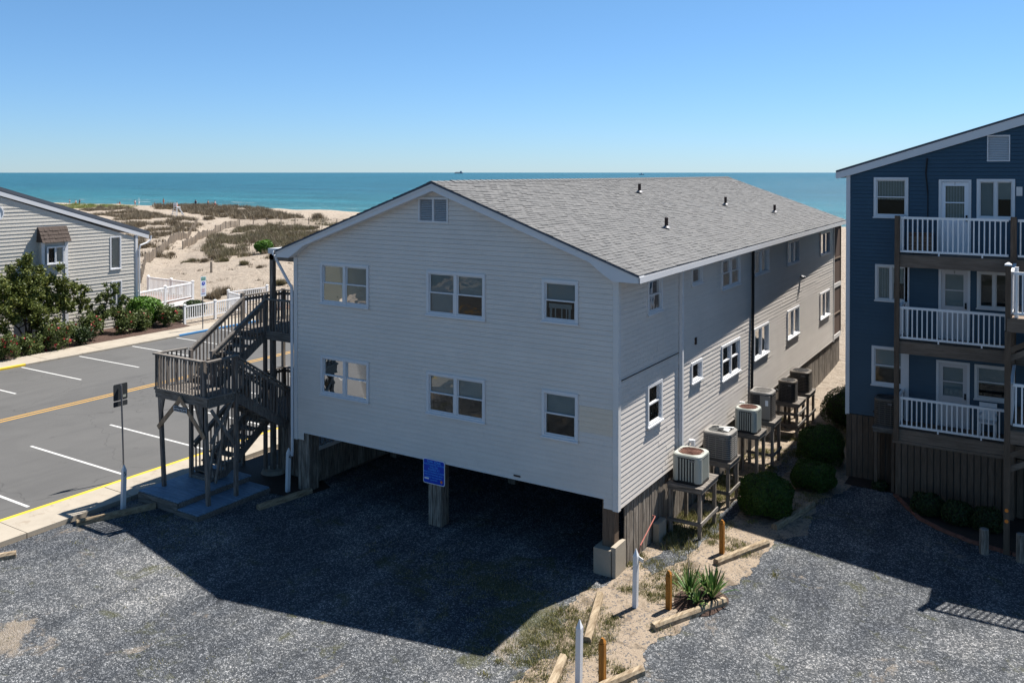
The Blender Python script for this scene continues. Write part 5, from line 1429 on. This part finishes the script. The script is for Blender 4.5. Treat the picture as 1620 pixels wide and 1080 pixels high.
# tree with several stems
def limb_tree(label, x, y, top, seed, clumps, m='tree_leaf', leaf=.085, nleaf=11000, stems=5, name='tree', cat='tree'):
    t_ = thing(name, label, cat, (x,y,.05)); rr = random.Random(seed)
    g = MB(); cs = []
    for cx, cy, cz, cr in clumps: cs.append((x+cx, y+cy, cz, cr))
    for i in range(stems):
        b = (x+rr.uniform(-.15,.15), y+rr.uniform(-.15,.15), .03)
        tgt = cs[i % len(cs)]
        m1 = (b[0]+(tgt[0]-b[0])*.35+rr.uniform(-.1,.1), b[1]+(tgt[1]-b[1])*.35, .05+(tgt[2])*.45)
        g.tube(b, m1, .055, .04, n=6); g.tube(m1, (tgt[0],tgt[1],tgt[2]), .04, .012, n=6)
        for c in cs[i::stems]: g.tube(m1, (c[0],c[1],c[2]), .028, .008, n=5)
    obj('trunk', g, M['bark'], t_)
    tot = sum(c[3]**2 for c in cs); Ps = []
    for cx, cy, cz, cr in cs:
        n = int(nleaf*cr**2/tot); k = max(5, int(10*cr))
        sub = rng.normal(size=(k*2,3))*cr*.62+np.array([cx,cy,cz])
        ix = rng.integers(0, k*2, n)
        Ps.append(sub[ix]+rng.normal(size=(n,3))*cr*.17)
    P_ = np.concatenate(Ps); P_ = P_[P_[:,2] > .1]
    cloud_obj('crown', P_, leaf, m, t_)
    return t_
cl = [(.2,-1.9,2.6,.75),(.3,-1.2,3.4,.8),(0,-.5,4.0,.7),(0,.3,4.05,.65),(.3,.2,3.2,.9),(.2,1.1,3.3,.75),(.3,1.8,2.7,.7),(.3,2.5,2.55,.5),(.2,3.0,2.1,.35),(.4,-.6,2.5,.8),(.5,.8,2.2,.7),(.2,-2.5,3.1,.6),(.6,-1.6,1.7,.6),(-.3,0,3.0,.8),(.1,2.8,2.9,.3),(.3,.5,1.5,.5)]
limb_tree('spreading olive-green small tree in front of the shingled wall, left edge', -46.9, 25.75, 4.6, 5, cl, nleaf=26000, leaf=.075, stems=7)
limb_tree('thin upright young shrub tree between roses and the lower curtained window', -47.2, 30.2, 2.8, 8, [(.1,-.6,1.2,.45),(0,.2,1.9,.5),(.1,.4,2.6,.38),(0,.9,1.5,.5),(0,-.2,1.2,.5),(0,1.3,1.9,.35)], nleaf=4200, leaf=.07, stems=3, m='rose_leaf', name='sapling', cat='shrub')
def rosebush(label, x, y, r, h, seed, nfl, n=3600, m='rose_leaf', size=.06, petal=True):
    t_ = thing('rose_bush', label, 'bush', (x,y,.05), 'rose bushes in the mulch bed' if petal else None)
    rr = random.Random(seed)
    K = 14; cen = np.array([(x+rr.uniform(-r,r)*.75, y+rr.uniform(-r,r)*.75, h*rr.uniform(.3,.95)) for _ in range(K)])
    ix = rng.integers(0, K, n); P_ = cen[ix]+rng.normal(size=(n,3))*np.array([r*.24,r*.24,h*.15]); P_ = P_[P_[:,2] > .08]
    cloud_obj('foliage', P_, size, m, t_)
    g = MB()
    for k in range(6): g.tube((x,y,.03), tuple(cen[k]), .02, .008, n=5)
    obj('stem', g, M['bark'], t_)
    if petal:
        F = []
        nfl = int(nfl*.6); hub = cen[rng.integers(0, K, nfl)]+rng.normal(size=(nfl,3))*np.array([r*.25,r*.25,h*.14])+np.array([.22*r,-.1*r,.10])
        for hpt in hub: F.append(hpt+rng.normal(size=(6,3))*.035)
        cloud_obj('flowers', np.concatenate(F), .048, 'petal', t_, aspect=.8)
    return t_
rb = [(-44.9,23.35,.75,1.1,40,'bright red rose bush at the left picture edge beside the pavement'),(-45.3,25.0,.65,.95,26,'dark red rose bush under the spreading tree'),
      (-45.3,26.5,.85,1.35,60,'large pink and red rose bush in front of the bay'),(-46.2,29.0,.75,1.25,22,'loose pale rose bush just right of the bay post'),
      (-46.5,31.1,.7,1.3,30,'rose bush with few red blooms under the curtained window'),(-46.4,32.3,.65,1.05,16,'leafy rose bush touching the bright green shrub'),
      (-46.5,33.9,.70,1.15,38,'red rose bush at the end of the bed by the white railings')]
for i, (x, y, r, h, nf, lb) in enumerate(rb): rosebush(lb, x, y, r*.86, h*.95, 30+i, nf)
rosebush('low dark green bush between two rose bushes near the pavement', -45.6, 27.9, .6, .85, 50, 0, m='dark_leaf', petal=False)
shrub('bright green rounded shrub at the corner of the shingled house', -47.9,33.4+.2,1.0,1.75,21,n=7000,size=.07,m='bright_leaf',grp=None)
shrub('low green shrub in the mulch between shingled house and white fence', -47.6,35.6,.7,.7,22,n=2500,size=.06,m='rose_leaf',grp=None)
shrub('small reddish green bush behind the end post of the white fence', -48.9,38.0,.7,.9,23,n=2500,size=.06,m='dark_leaf',grp=None)

# yucca clump on its mulch mound
g = MB(); n = 22; vs = [(-6.5,18.45,.16)]
for k in range(n):
    a = 2*math.pi*k/n; r = .66*(1+.15*noise.noise(Vector((math.cos(a)*1.3,math.sin(a)*1.3,2))))
    vs.append((-6.5+math.cos(a)*r*.85, 18.45+math.sin(a)*r*1.15, .012)); 
for k in range(n): g.add([vs[0], vs[1+k], vs[1+(k+1)%n]], [(0,1,2)])
struct('mulch_mound', g, M['mulch'])
yu = thing('yucca', 'spiky green yucca clump on a mulch mound behind a timber', 'plant', (-6.45,18.4,.05))
for (cx, cy, h, nb_) in ((-6.72,18.35,.62,46),(-6.25,18.50,.62,46),(-6.48,18.75,.45,26),(-6.45,18.1,.36,24)):
    V = []
    for k in range(nb_):
        a = random.uniform(0, 2*math.pi); t_ = random.uniform(.08, 1.0); L = h*random.uniform(.75,1.25)
        d = Vector((math.cos(a)*math.sin(t_), math.sin(a)*math.sin(t_), math.cos(t_))); s = Vector((-math.sin(a), math.cos(a), 0))
        p0 = Vector((cx,cy,.10)); w = .024
        P1 = p0+d*L*.5; P2 = p0+d*L*.82-Vector((0,0,.05*t_)); P3 = p0+d*L-Vector((0,0,.16*t_*t_))
        V += [p0-s*w*.6,p0+s*w*.6,P1+s*w,P1-s*w, P1-s*w,P1+s*w,P2+s*w*.7,P2-s*w*.7, P2-s*w*.7,P2+s*w*.7,P3+s*.002,P3-s*.002]
    V = np.array([tuple(v) for v in V])-np.array(yu.location)
    o = bpy.data.objects.new('rosette', quads_mesh('rosette', V, M['yucca'])); COL.objects.link(o); o.parent = yu
obj('dry_stalk', MB().tube((-6.78,18.5,.1),(-6.80,18.52,1.35),.012,.006,n=5), M['fencewood'], yu)

# weeds and grass tufts
def blades(centres, n_each, h, spread, m, name, kind='stuff', w=.008, parent=None):
    V = []
    C = np.repeat(np.array(centres), n_each, 0); n = len(C)
    off = rng.normal(size=(n,2))*spread; a = rng.uniform(0, 2*math.pi, n); lean = rng.uniform(.05,.9,n)
    H = h*rng.uniform(.35,1.2,n); hs = H*C[:,3] if C.shape[1] > 3 else H
    b = C[:,:3].copy(); b[:,:2] += off
    ca, sa = np.cos(a), np.sin(a)
    sd = np.stack([-sa, ca, np.zeros(n)], 1)*(w*rng.uniform(.6,1.5,n))[:,None]
    tip = b+np.stack([ca*lean*hs, sa*lean*hs, hs], 1)
    V = np.stack([b-sd, b+sd, tip], 1).reshape(-1,3)
    me = quads_mesh(name, V, M[m], 3); o = bpy.data.objects.new(name, me); COL.objects.link(o)
    if kind: o['kind'] = kind
    return o
cs = []
for _ in range(3800):
    y = random.uniform(12.5, 34); x = random.uniform(-8.7, -5.4) if y > 20 else random.uniform(-9.1, -6.6)
    v = noise.noise(Vector((x*.9, y*.9, 4.2)))+.35*noise.noise(Vector((x*3, y*3, 1)))
    if y > 19.5 and x > -7.2: v -= .25
    if v > .05: cs.append((x, y, .01, 1.0 if x > -8.3 or y < 20 else 1.7))
for _ in range(90): cs.append((random.uniform(-8.5,-7.6), random.uniform(20.4,23.2), .01, 2.3))
for _ in range(60): cs.append((random.uniform(-8.6,-7.7), random.uniform(24.5,26.5), .01, 1.5))
blades(cs, 24, .065, .085, 'grass', 'weeds', w=.006)
blades(cs[::5], 26, .08, .06, 'grass', 'green_weeds', w=.011)
cs = []
for _ in range(420):
    x, y = random.uniform(-22,-8.8), random.uniform(9,22)
    v = noise.noise(Vector((x*.33, y*.33, 9.1)))+.4*noise.noise(Vector((x*1.4, y*1.4, 3)))
    if v > .28 or (x > -9.9 and y < 16.8 and random.random() < .45): cs.append((x, y, .0, .6))
for _ in range(150): cs.append((random.gauss(-10.6,1.2), random.gauss(16.4,.8), .0, .55))
for _ in range(70): cs.append((random.gauss(-9.3,.5), random.gauss(15.3,1.0), .0, .7))
for _ in range(40): cs.append((random.gauss(-20.3,1.2), random.gauss(14.8,.3), .0, .5))
blades(cs, 22, .07, .09, 'grass', 'gravel_weeds', w=.006)
# loose pale stones lying on the gravel
n = 15000
X = rng.uniform(-22.4, 1, n); Y = rng.uniform(10.5, 28, n)
sz = rng.uniform(.008, .022, n)
ok = ~((X > -8.6)&(X < -6.2)&(Y < 19.5)&(rng.random(len(X)) < .55))
X, Y, sz = X[ok], Y[ok], sz[ok]
base = np.array([[1,0,0],[0,1,0],[-1,0,0],[0,-1,0],[0,0,1.0]])
V = []
for i in range(4):
    a = base[i]; b = base[(i+1)%4]; c = base[4]
    V.append(np.stack([a,b,c]))
T = np.stack(V)  # 4,3,3
ang = rng.uniform(0,6.28,len(X)); ca, sa = np.cos(ang), np.sin(ang)
TT = np.broadcast_to(T, (len(X),4,3,3)).copy()
tx = TT[...,0]*ca[:,None,None]-TT[...,1]*sa[:,None,None]; ty = (TT[...,0]*sa[:,None,None]+TT[...,1]*ca[:,None,None])*.7
TT = np.stack([tx,ty,TT[...,2]*.7],-1)*sz[:,None,None,None]+np.stack([X,Y,np.zeros(len(X))],1)[:,None,None,:]
M['stone'] = m_island('pale_gravel_stone', [(0,(.05,.055,.06)),(.5,(.11,.115,.12)),(.85,(.20,.20,.205)),(1,(.42,.42,.42))], .85)
o = bpy.data.objects.new('loose_gravel', quads_mesh('loose_gravel', TT.reshape(-1,3), M['stone'], 3)); COL.objects.link(o); o['kind'] = 'stuff'

# ------------------------------------------------------------------ dunes: scrub, fences
def inpoly(x, y, P_):
    c = False; n = len(P_)
    for i in range(n):
        x1,y1 = P_[i]; x2,y2 = P_[(i+1)%n]
        if (y1 > y) != (y2 > y) and x < (x2-x1)*(y-y1)/(y2-y1)+x1: c = not c
    return c
def scatter(poly, step, dens, seed):
    xs_ = [p[0] for p in poly]; ys_ = [p[1] for p in poly]; out = []
    n = int((max(xs_)-min(xs_))*(max(ys_)-min(ys_))/(step*step))
    rr = random.Random(seed)
    for _ in range(n):
        x = rr.uniform(min(xs_), max(xs_)); y = rr.uniform(min(ys_), max(ys_))
        if inpoly(x, y, poly) and noise.noise(Vector((x*.16, y*.16, seed)))+.5*noise.noise(Vector((x*.6,y*.6,seed))) > dens: out.append((x, y, hgt(x, y)-.03, rr.uniform(.7,1.4)))
    return out
zA = [(-72,56),(-80,62.5),(-88.5,68.8),(-103,84),(-113.5,99.5),(-106,104.5),(-92,95),(-70,76),(-55,64),(-50,55)]
zA = [(-78.5,63.5),(-88,69.5),(-99,80),(-112,97),(-104,101),(-92,96),(-66,78),(-56,66)]
zB = [(-84,62),(-98,72),(-112,86),(-124,98),(-142,110),(-178,124),(-205,135),(-196,120),(-150,98),(-110,70),(-92,58)]
zC = [(-190,134),(-150,122),(-136,117),(-128,126),(-150,138),(-182,150)]
zD = [(-113,104),(-106,106),(-70,92),(-40,80),(-40,120),(-100,128),(-125,122)]
A_ = scatter(zA, .46, -.14, 3); B_ = scatter(zB, .75, .12, 5); C_ = scatter(zC, .7, -.15, 6); D_ = scatter(zD, 1.4, .18, 8)
blades(A_[::2], 30, .55, .24, 'dunegrass', 'dune_scrub', w=.028)
blades(A_[1::2], 30, .55, .24, 'dunegreen', 'dune_scrub_green', w=.028)
blades(B_, 42, .62, .36, 'dunegrass', 'dune_scrub', w=.045); blades(C_, 40, .8, .4, 'dunegrass', 'dune_scrub', w=.05); blades(D_, 34, .5, .4, 'dunegreen', 'dune_scrub', w=.04)
E_ = scatter([(-230,128),(-196,122),(-190,132),(-225,142)], 1.1, -.3, 9); blades(E_, 30, .5, .4, 'beachgreen', 'beach_grass', w=.06)
F_ = scatter([(-58,44),(-90,60),(-130,92),(-120,110),(-60,70),(-30,60),(-30,50)], 1.5, .20, 12); blades([(a,b,c,d*.8) for a,b,c,d in F_], 26, .26, .22, 'dunegrass', 'sand_scrub', w=.02)
tl = [(-87.3,64.7,.5),(-79.4,61.7,.6),(-76.2,58.2,.6),(-78.4,64.0,.7),(-74.9,62.0,.6),(-67.2,58.1,.6),(-62.9,56.3,.35),(-77.3,61.3,.5),(-53.9,43.6,.8),(-55.1,45.4,.9),(-53.1,46.6,.6),(-54.8,51.1,.6),(-131.3,97.8,1.2),(-134.4,107.9,1.3),(-131.5,120.4,1.2),(-125,127,1.4),(-123,125,1.8),(-71.0,66.2,.9),(-66,62.5,.8)]
tl_lab = ['beach grass tuft nearest the sand fence post','round grass tuft at the top of the bare sand slope','grass tuft on the sand below the two round ones','second round grass tuft at the top of the bare sand slope','small grass tuft under the dark dune scrub','low grass tuft in the middle of the sand slope','low reddish tuft on the right of the sand slope','flat spreading tuft on the left sand slope','left grass clump behind the white fence corner','larger grass clump behind the white fence corner','third grass clump behind the white fence','single tuft right of the upper staircase post','dark clump beside the sand path in the dunes','dark clump beyond the sand path fence','dark clump in the middle of the pale far dune','clump on the dune ridge right of the scrub','tall tuft standing out against the sea near the white roof edge','wide tuft at the lower edge of the dense dune scrub','small tuft under the roof corner on the sand']
for (x, y, r), lb in zip(tl, tl_lab):
    k = 14
    o = blades([(x+random.gauss(0,r*.35), y+random.gauss(0,r*.35), hgt(x,y)-.03, 1) for _ in range(k)], 40, .55*r+.15, r*.14, 'dunegrass' if r != .6 else 'dunegreen', 'beach_grass_tuft', kind=None, w=.02+.012*r)
    tag(o, lb, 'grass tuft', 'grass tufts in the sand')
shb = shrub('single bright green bush in the dune scrub beside the roof corner', -77.0,69.5,.95,1.5,31,n=2500,size=.10,m='bright_leaf',grp=None)
shb.location.z = hgt(-77,69.5)
def sand_fence(label, pts, h, gap=2.4, m='drift', ph=1.15):
    x0, y0 = pts[0]
    f = thing('sand_fence', label, 'fence', (x0,y0,hgt(x0,y0)), 'slatted sand fences in the dunes'); g = MB()
    for (a, b), (c, d) in zip(pts[:-1], pts[1:]):
        L = math.hypot(c-a, d-b); n = max(1, int(round(L/gap)))
        for k in range(n+1):
            x = a+(c-a)*k/n; y = b+(d-b)*k/n; z = hgt(x,y)
            obj('post', MB().tube((x,y,z-.2),(x+random.uniform(-.04,.04),y,z+ph*random.uniform(.9,1.1)),.065,n=6), M['fencewood'], f)
        ns = int(L/.135)
        for k in range(ns):
            t_ = (k+.5)/ns; x = a+(c-a)*t_; y = b+(d-b)*t_; z = hgt(x,y)
            g.beam((x+.07,y-.05,z-.05),(x+.07+random.uniform(-.02,.02),y-.05,z+h+random.uniform(-.06,.03)),.034,.012,up=(1,0,0))
        for hh in (.25,.75):
            for k in range(n):
                p = (a+(c-a)*k/n, b+(d-b)*k/n); q = (a+(c-a)*(k+1)/n, b+(d-b)*(k+1)/n)
                g.beam((p[0]+.08,p[1]-.06,hgt(*p)+h*hh),(q[0]+.08,q[1]-.06,hgt(*q)+h*hh),.012,.012)
    o = obj('slats', g, M[m], f); o['kind'] = 'stuff'; return f
sand_fence('slatted sand fence on the left side of the sandy path through the dunes', [(-66.5,46.2),(-80.5,56.5),(-102,77.5),(-124,97)], 1.05)
sand_fence('slatted sand fence on the right side of the sandy path, beside the dense scrub', [(-91.3,69.3),(-98.5,78.0),(-108.8,88.5)], 1.05)
sand_fence('long slatted sand fence running across the dunes toward the white roof', [(-108.8,88.5),(-115,98.5),(-106,105.5),(-88,117)], 1.15)

# ------------------------------------------------------------------ beach: lifeguard chair, people, surf
lx, ly = -160.0, 120.0; lz = hgt(lx, ly)
lg = thing('lifeguard_chair', 'tall white wooden lifeguard chair on the far beach', 'lifeguard chair', (lx,ly,lz), rz=0)
g = MB()
for sx in (-1,1):
    for sy in (-1,1):
        obj('leg', MB().beam((lx+sx*1.0,ly+sy*1.0,lz-.1),(lx+sx*.55,ly+sy*.5,lz+2.6),.14,.14), M['rail_white'], lg)
for z_, k in ((.6,.92),(1.3,.82),(2.0,.68)): obj('rung', MB().box(lx-k,lx+k,ly-k*1.0-.06,ly-k*1.0+.06,lz+z_,lz+z_+.14), M['rail_white'], lg)
obj('seat', MB().box(lx-.7,lx+.7,ly-.6,ly+.6,lz+2.55,lz+2.68), M['rail_white'], lg)
obj('backrest', MB().box(lx-.7,lx+.7,ly-.62,ly-.54,lz+2.7,lz+3.7), M['rail_white'], lg)
g = MB(); g.beam((lx-.6,ly+.9,lz+2.5),(lx+.4,ly+1.9,lz+.2),.12,.3); obj('ladder', g, M['rail_white'], lg)
lg.scale = (.8,.8,.8)
M['skin'] = mat('skin', (.42,.22,.14), .6); M['cloth_dark'] = mat('dark_swimwear', (.03,.03,.06), .8); M['cloth_red'] = mat('red_swimwear', (.5,.05,.05), .8); M['cloth_white'] = mat('white_shirt', (.75,.75,.75), .8)
def person(label, x, y, z, rz=0.0, top='cloth_white', bottom='cloth_dark', sit=False):
    p = thing('person', label, 'person', (x,y,z), 'people on the far beach', rz=rz)
    J = {'pelvis':(0,0,.95),'chest':(0,0,1.35),'neck':(0,0,1.5),'head':(0,.02,1.68),'sl':(-.18,0,1.42),'el':(-.26,.03,1.14),'hl':(-.27,.1,.88),'sr':(.18,0,1.42),'er':(.28,-.02,1.15),'hr':(.30,.08,.90),
         'kl':(-.11,.04,.50),'fl':(-.12,0,.06),'tl':(-.12,.16,.03),'kr':(.11,-.02,.50),'fr':(.14,-.1,.06),'tr':(.14,.06,.03)}
    if sit:
        for k in J: J[k] = (J[k][0], J[k][1], J[k][2]-.72)
        J['kl'] = (-.14,.40,.42); J['fl'] = (-.14,.55,.06); J['tl'] = (-.14,.70,.05); J['kr'] = (.14,.40,.40); J['fr'] = (.16,.58,.06); J['tr'] = (.16,.72,.05)
    names_ = list(J); E = [('pelvis','chest'),('chest','neck'),('neck','head'),('chest','sl'),('sl','el'),('el','hl'),('chest','sr'),('sr','er'),('er','hr'),('pelvis','kl'),('kl','fl'),('fl','tl'),('pelvis','kr'),('kr','fr'),('fr','tr')]
    rad = {'pelvis':.15,'chest':.15,'neck':.06,'head':.105,'sl':.07,'sr':.07,'el':.045,'er':.045,'hl':.035,'hr':.035,'kl':.07,'kr':.07,'fl':.045,'fr':.045,'tl':.035,'tr':.035}
    me = bpy.data.meshes.new('body'); me.from_pydata([J[k] for k in names_], [(names_.index(a), names_.index(b)) for a, b in E], [])
    o = bpy.data.objects.new('body', me); COL.objects.link(o)
    md = o.modifiers.new('skin', 'SKIN'); 
    bpy.context.view_layer.update()
    if not me.skin_vertices: 
        bpy.context.view_layer.objects.active = o
    for i, k in enumerate(names_):
        try: me.skin_vertices[0].data[i].radius = (rad[k], rad[k]); me.skin_vertices[0].data[i].use_root = (k == 'pelvis')
        except Exception: pass
    sub = o.modifiers.new('sub', 'SUBSURF'); sub.levels = 1; sub.render_levels = 1
    me.materials.append(M['skin']); o.parent = p
    pz = J['pelvis'][2]
    g = MB(); g.tube((0,0,pz-.14),(0,0,pz+.08),.20,.18,n=10); o2 = obj('shorts', g, M[bottom]); o2.parent = p
    if top: 
        g = MB(); g.tube((0,0,pz+.08),(0,0,pz+.50),.185,.19,n=10); o2 = obj('shirt', g, M[top]); o2.parent = p
    g = MB(); g.tube((0,-.01,J['head'][2]+.0),(0,-.01,J['head'][2]+.12),.115,.07,n=10); o2 = obj('hair', g, M['cloth_dark']); o2.parent = p
    return p
ppl = [(-282,169,'cloth_white','cloth_dark',0,'person in white shirt, left of two walking near the water at the far left'),(-280,170,'cloth_white','cloth_red',0,'person in red shorts, right of two walking near the water at far left'),
       (-268,164,'cloth_dark','cloth_dark',0,'person in dark clothes strolling on the far left beach'),(-244,161.5,None,'cloth_dark',1,'sunbather sitting alone on the open sand'),(-239,159,'cloth_red','cloth_dark',1,'person in red top sitting on the open sand'),
       (-230,158,'cloth_white','cloth_red',0,'person in white top standing by a thin pole near the water'),(-197,141,'cloth_dark','cloth_dark',1,'dark clothed person sitting left of the lifeguard chair'),
       (-192,140,None,'cloth_red',0,'person in red shorts standing left of the lifeguard chair'),(-182,142,'cloth_dark','cloth_dark',0,'person in dark clothes just right of the lifeguard chair'),
       (-178.5,143,None,'cloth_dark',0,'shirtless person standing in the small group right of the lifeguard chair'),(-176.5,143.5,'cloth_white','cloth_red',0,'person in white top and red shorts right of the lifeguard chair'),
       (-170,145,'cloth_dark','cloth_white',1,'person in dark top with white hat sitting at the scrub edge')]
for i, (x, y, tp_, bt, sit, lb) in enumerate(ppl): person(lb, x, y, hgt(x,y)-(.0), i*.9, tp_, bt, bool(sit))
lgp = person('lifeguard in red and white sitting on the tall white chair', lx, ly, lz+2.16, math.pi, 'cloth_white', 'cloth_red', True)
fp = thing('beach_pole', 'thin white pole standing on the beach near the water', 'pole', (-231,160,hgt(-231,160)))
zb = hgt(-231,160); obj('pole', MB().tube((-231,160,zb),(-231,160,zb+2.6),.05,n=6), M['rail_white'], fp); obj('box', MB().box(-231.2,-230.8,159.9,160.1,zb+.9,zb+1.4), M['rail_white'], fp)
# foam streaks of the breaking swell
V = []
def foam(x, y, L, w, seed):
    n = max(6, int(L/2)); rr = random.Random(seed); up_ = []; lo_ = []
    for k in range(n+1):
        t_ = k/n; ww = w*math.sin(math.pi*t_)**.6*rr.uniform(.4,1.2); yy = y+.8*math.sin(t_*5+seed)
        up_.append((x-L/2+L*t_, yy+ww, -1.93)); lo_.append((x-L/2+L*t_, yy-ww*.4, -1.90))
    for k in range(n): V.extend([lo_[k], lo_[k+1], up_[k+1], up_[k]])
for i, (x, y, L, w) in enumerate(((-350,214,16,.7),(-300,210,20,.8),(-262,226,26,.9),(-240,205,12,.5),(-200,240,12,.8),(-170,196,16,.5),(-150,192,10,.5),(-140,200,14,.5),(-185,186,16,.3),(-215,187,20,.3),(-250,189,24,.35),(-158,184.5,20,.25),(-310,188,60,.3),(-280,185,40,.45),(-262,186,40,.3),(-235,183.5,30,.4),(-205,183,34,.4),(-176,183,26,.4),(-145,185,30,.35),(-250,196,44,.6),(-180,204,40,.5),(-220,216,50,.5),(-320,225,60,.7))): foam(x, y, L, w, i)
o = bpy.data.objects.new('sea_foam', quads_mesh('sea_foam', np.array(V), M['foam'])); COL.objects.link(o); o['kind'] = 'stuff'

# ships on the horizon
def at_dir(dx, dy, dist): 
    L = math.hypot(dx, dy); return (dx/L*dist, dy/L*dist)
sx, sy = at_dir(-.5775,.8136, 9000)
M['shiphull'] = mat('distant_ship_hull', (.16,.22,.28), .7); M['shipwhite'] = mat('boat_white', (.5,.52,.55), .6)
cs_ = thing('cargo_ship', 'long hazy grey cargo ship on the horizon above the roof ridge', 'ship', (sx,sy,-2))
def sbox(x0,x1,z0,z1,w,ox,oy): 
    return [(ox+x0,oy-w,z0),(ox+x1,oy-w,z0),(ox+x1,oy+w,z0),(ox+x0,oy+w,z0),(ox+x0*(1.03 if z0<1 else 1),oy-w,z1),(ox+x1*(1.03 if z0<1 else 1),oy-w,z1),(ox+x1*(1.03 if z0<1 else 1),oy+w,z1),(ox+x0*(1.03 if z0<1 else 1),oy+w,z1)]
obj('hull', MB().hexa(sbox(-48,48,-3,9,9,sx,sy)), M['shiphull'], cs_)
obj('bridge', MB().hexa(sbox(20,36,9,24,7,sx,sy)), M['shiphull'], cs_)
for k in range(4): obj('crane', MB().hexa(sbox(-38+k*14,-35+k*14,9,19,2,sx,sy)), M['shiphull'], cs_)
bx, by = at_dir(-.4,.93, 4200)
fb = thing('fishing_boat', 'small dark and white fishing boat near the horizon above the middle of the roof', 'boat', (bx,by,-2))
g = MB(); g.prism([(bx-13,by-3,1.2),(bx-10,by-3,-2.3),(bx+11,by-3,-2.3),(bx+15,by-3,2.4),(bx+6,by-3,1.0)], (0,6,0)); obj('hull', g, M['shiphull'], fb)
obj('cabin', MB().hexa(sbox(-2,6,1,5,2.2,bx,by)), M['shipwhite'], fb); g = MB(); g.tube((bx+1,by,5),(bx+1,by,10),.3,n=6); g.beam((bx-4,by,8.5),(bx+6,by,6.5),.3,.3); obj('mast', g, M['shiphull'], fb)

cb = thing('storage_chest', 'brown slatted storage chest behind the top balcony railing of the navy building', 'chest', (-3.1, 28.1, 7.16))
obj('body', MB().box(-3.45,-2.85,27.95,28.35,7.17,7.72), M['screen'], cb)
for k in range(5): obj('slat', MB().box(-3.47,-2.83,27.93,27.95,7.20+k*.10,7.28+k*.10), M['stain'], cb)
obj('lid', MB().box(-3.49,-2.81,27.91,28.38,7.73,7.78), M['screen'], cb)
dc = thing('deck_chair', 'white plastic armchair on the lowest balcony of the navy building', 'chair', (-1.35, 28.15, 2.03))
obj('seat', MB().box(-1.6,-1.15,27.9,28.3,2.40,2.44), M['rail_white'], dc)
obj('backrest', MB().hexa([(-1.6,28.28,2.44),(-1.15,28.28,2.44),(-1.15,28.31,2.44),(-1.6,28.31,2.44),(-1.6,28.38,2.90),(-1.15,28.38,2.90),(-1.15,28.41,2.90),(-1.6,28.41,2.90)]), M['rail_white'], dc)
for x in (-1.58,-1.19):
    for y in (27.92,28.26): obj('leg', MB().box(x,x+.04,y,y+.04,2.03,2.40), M['rail_white'], dc)
    obj('armrest', MB().box(x,x+.05,27.92,28.36,2.60,2.63), M['rail_white'], dc)
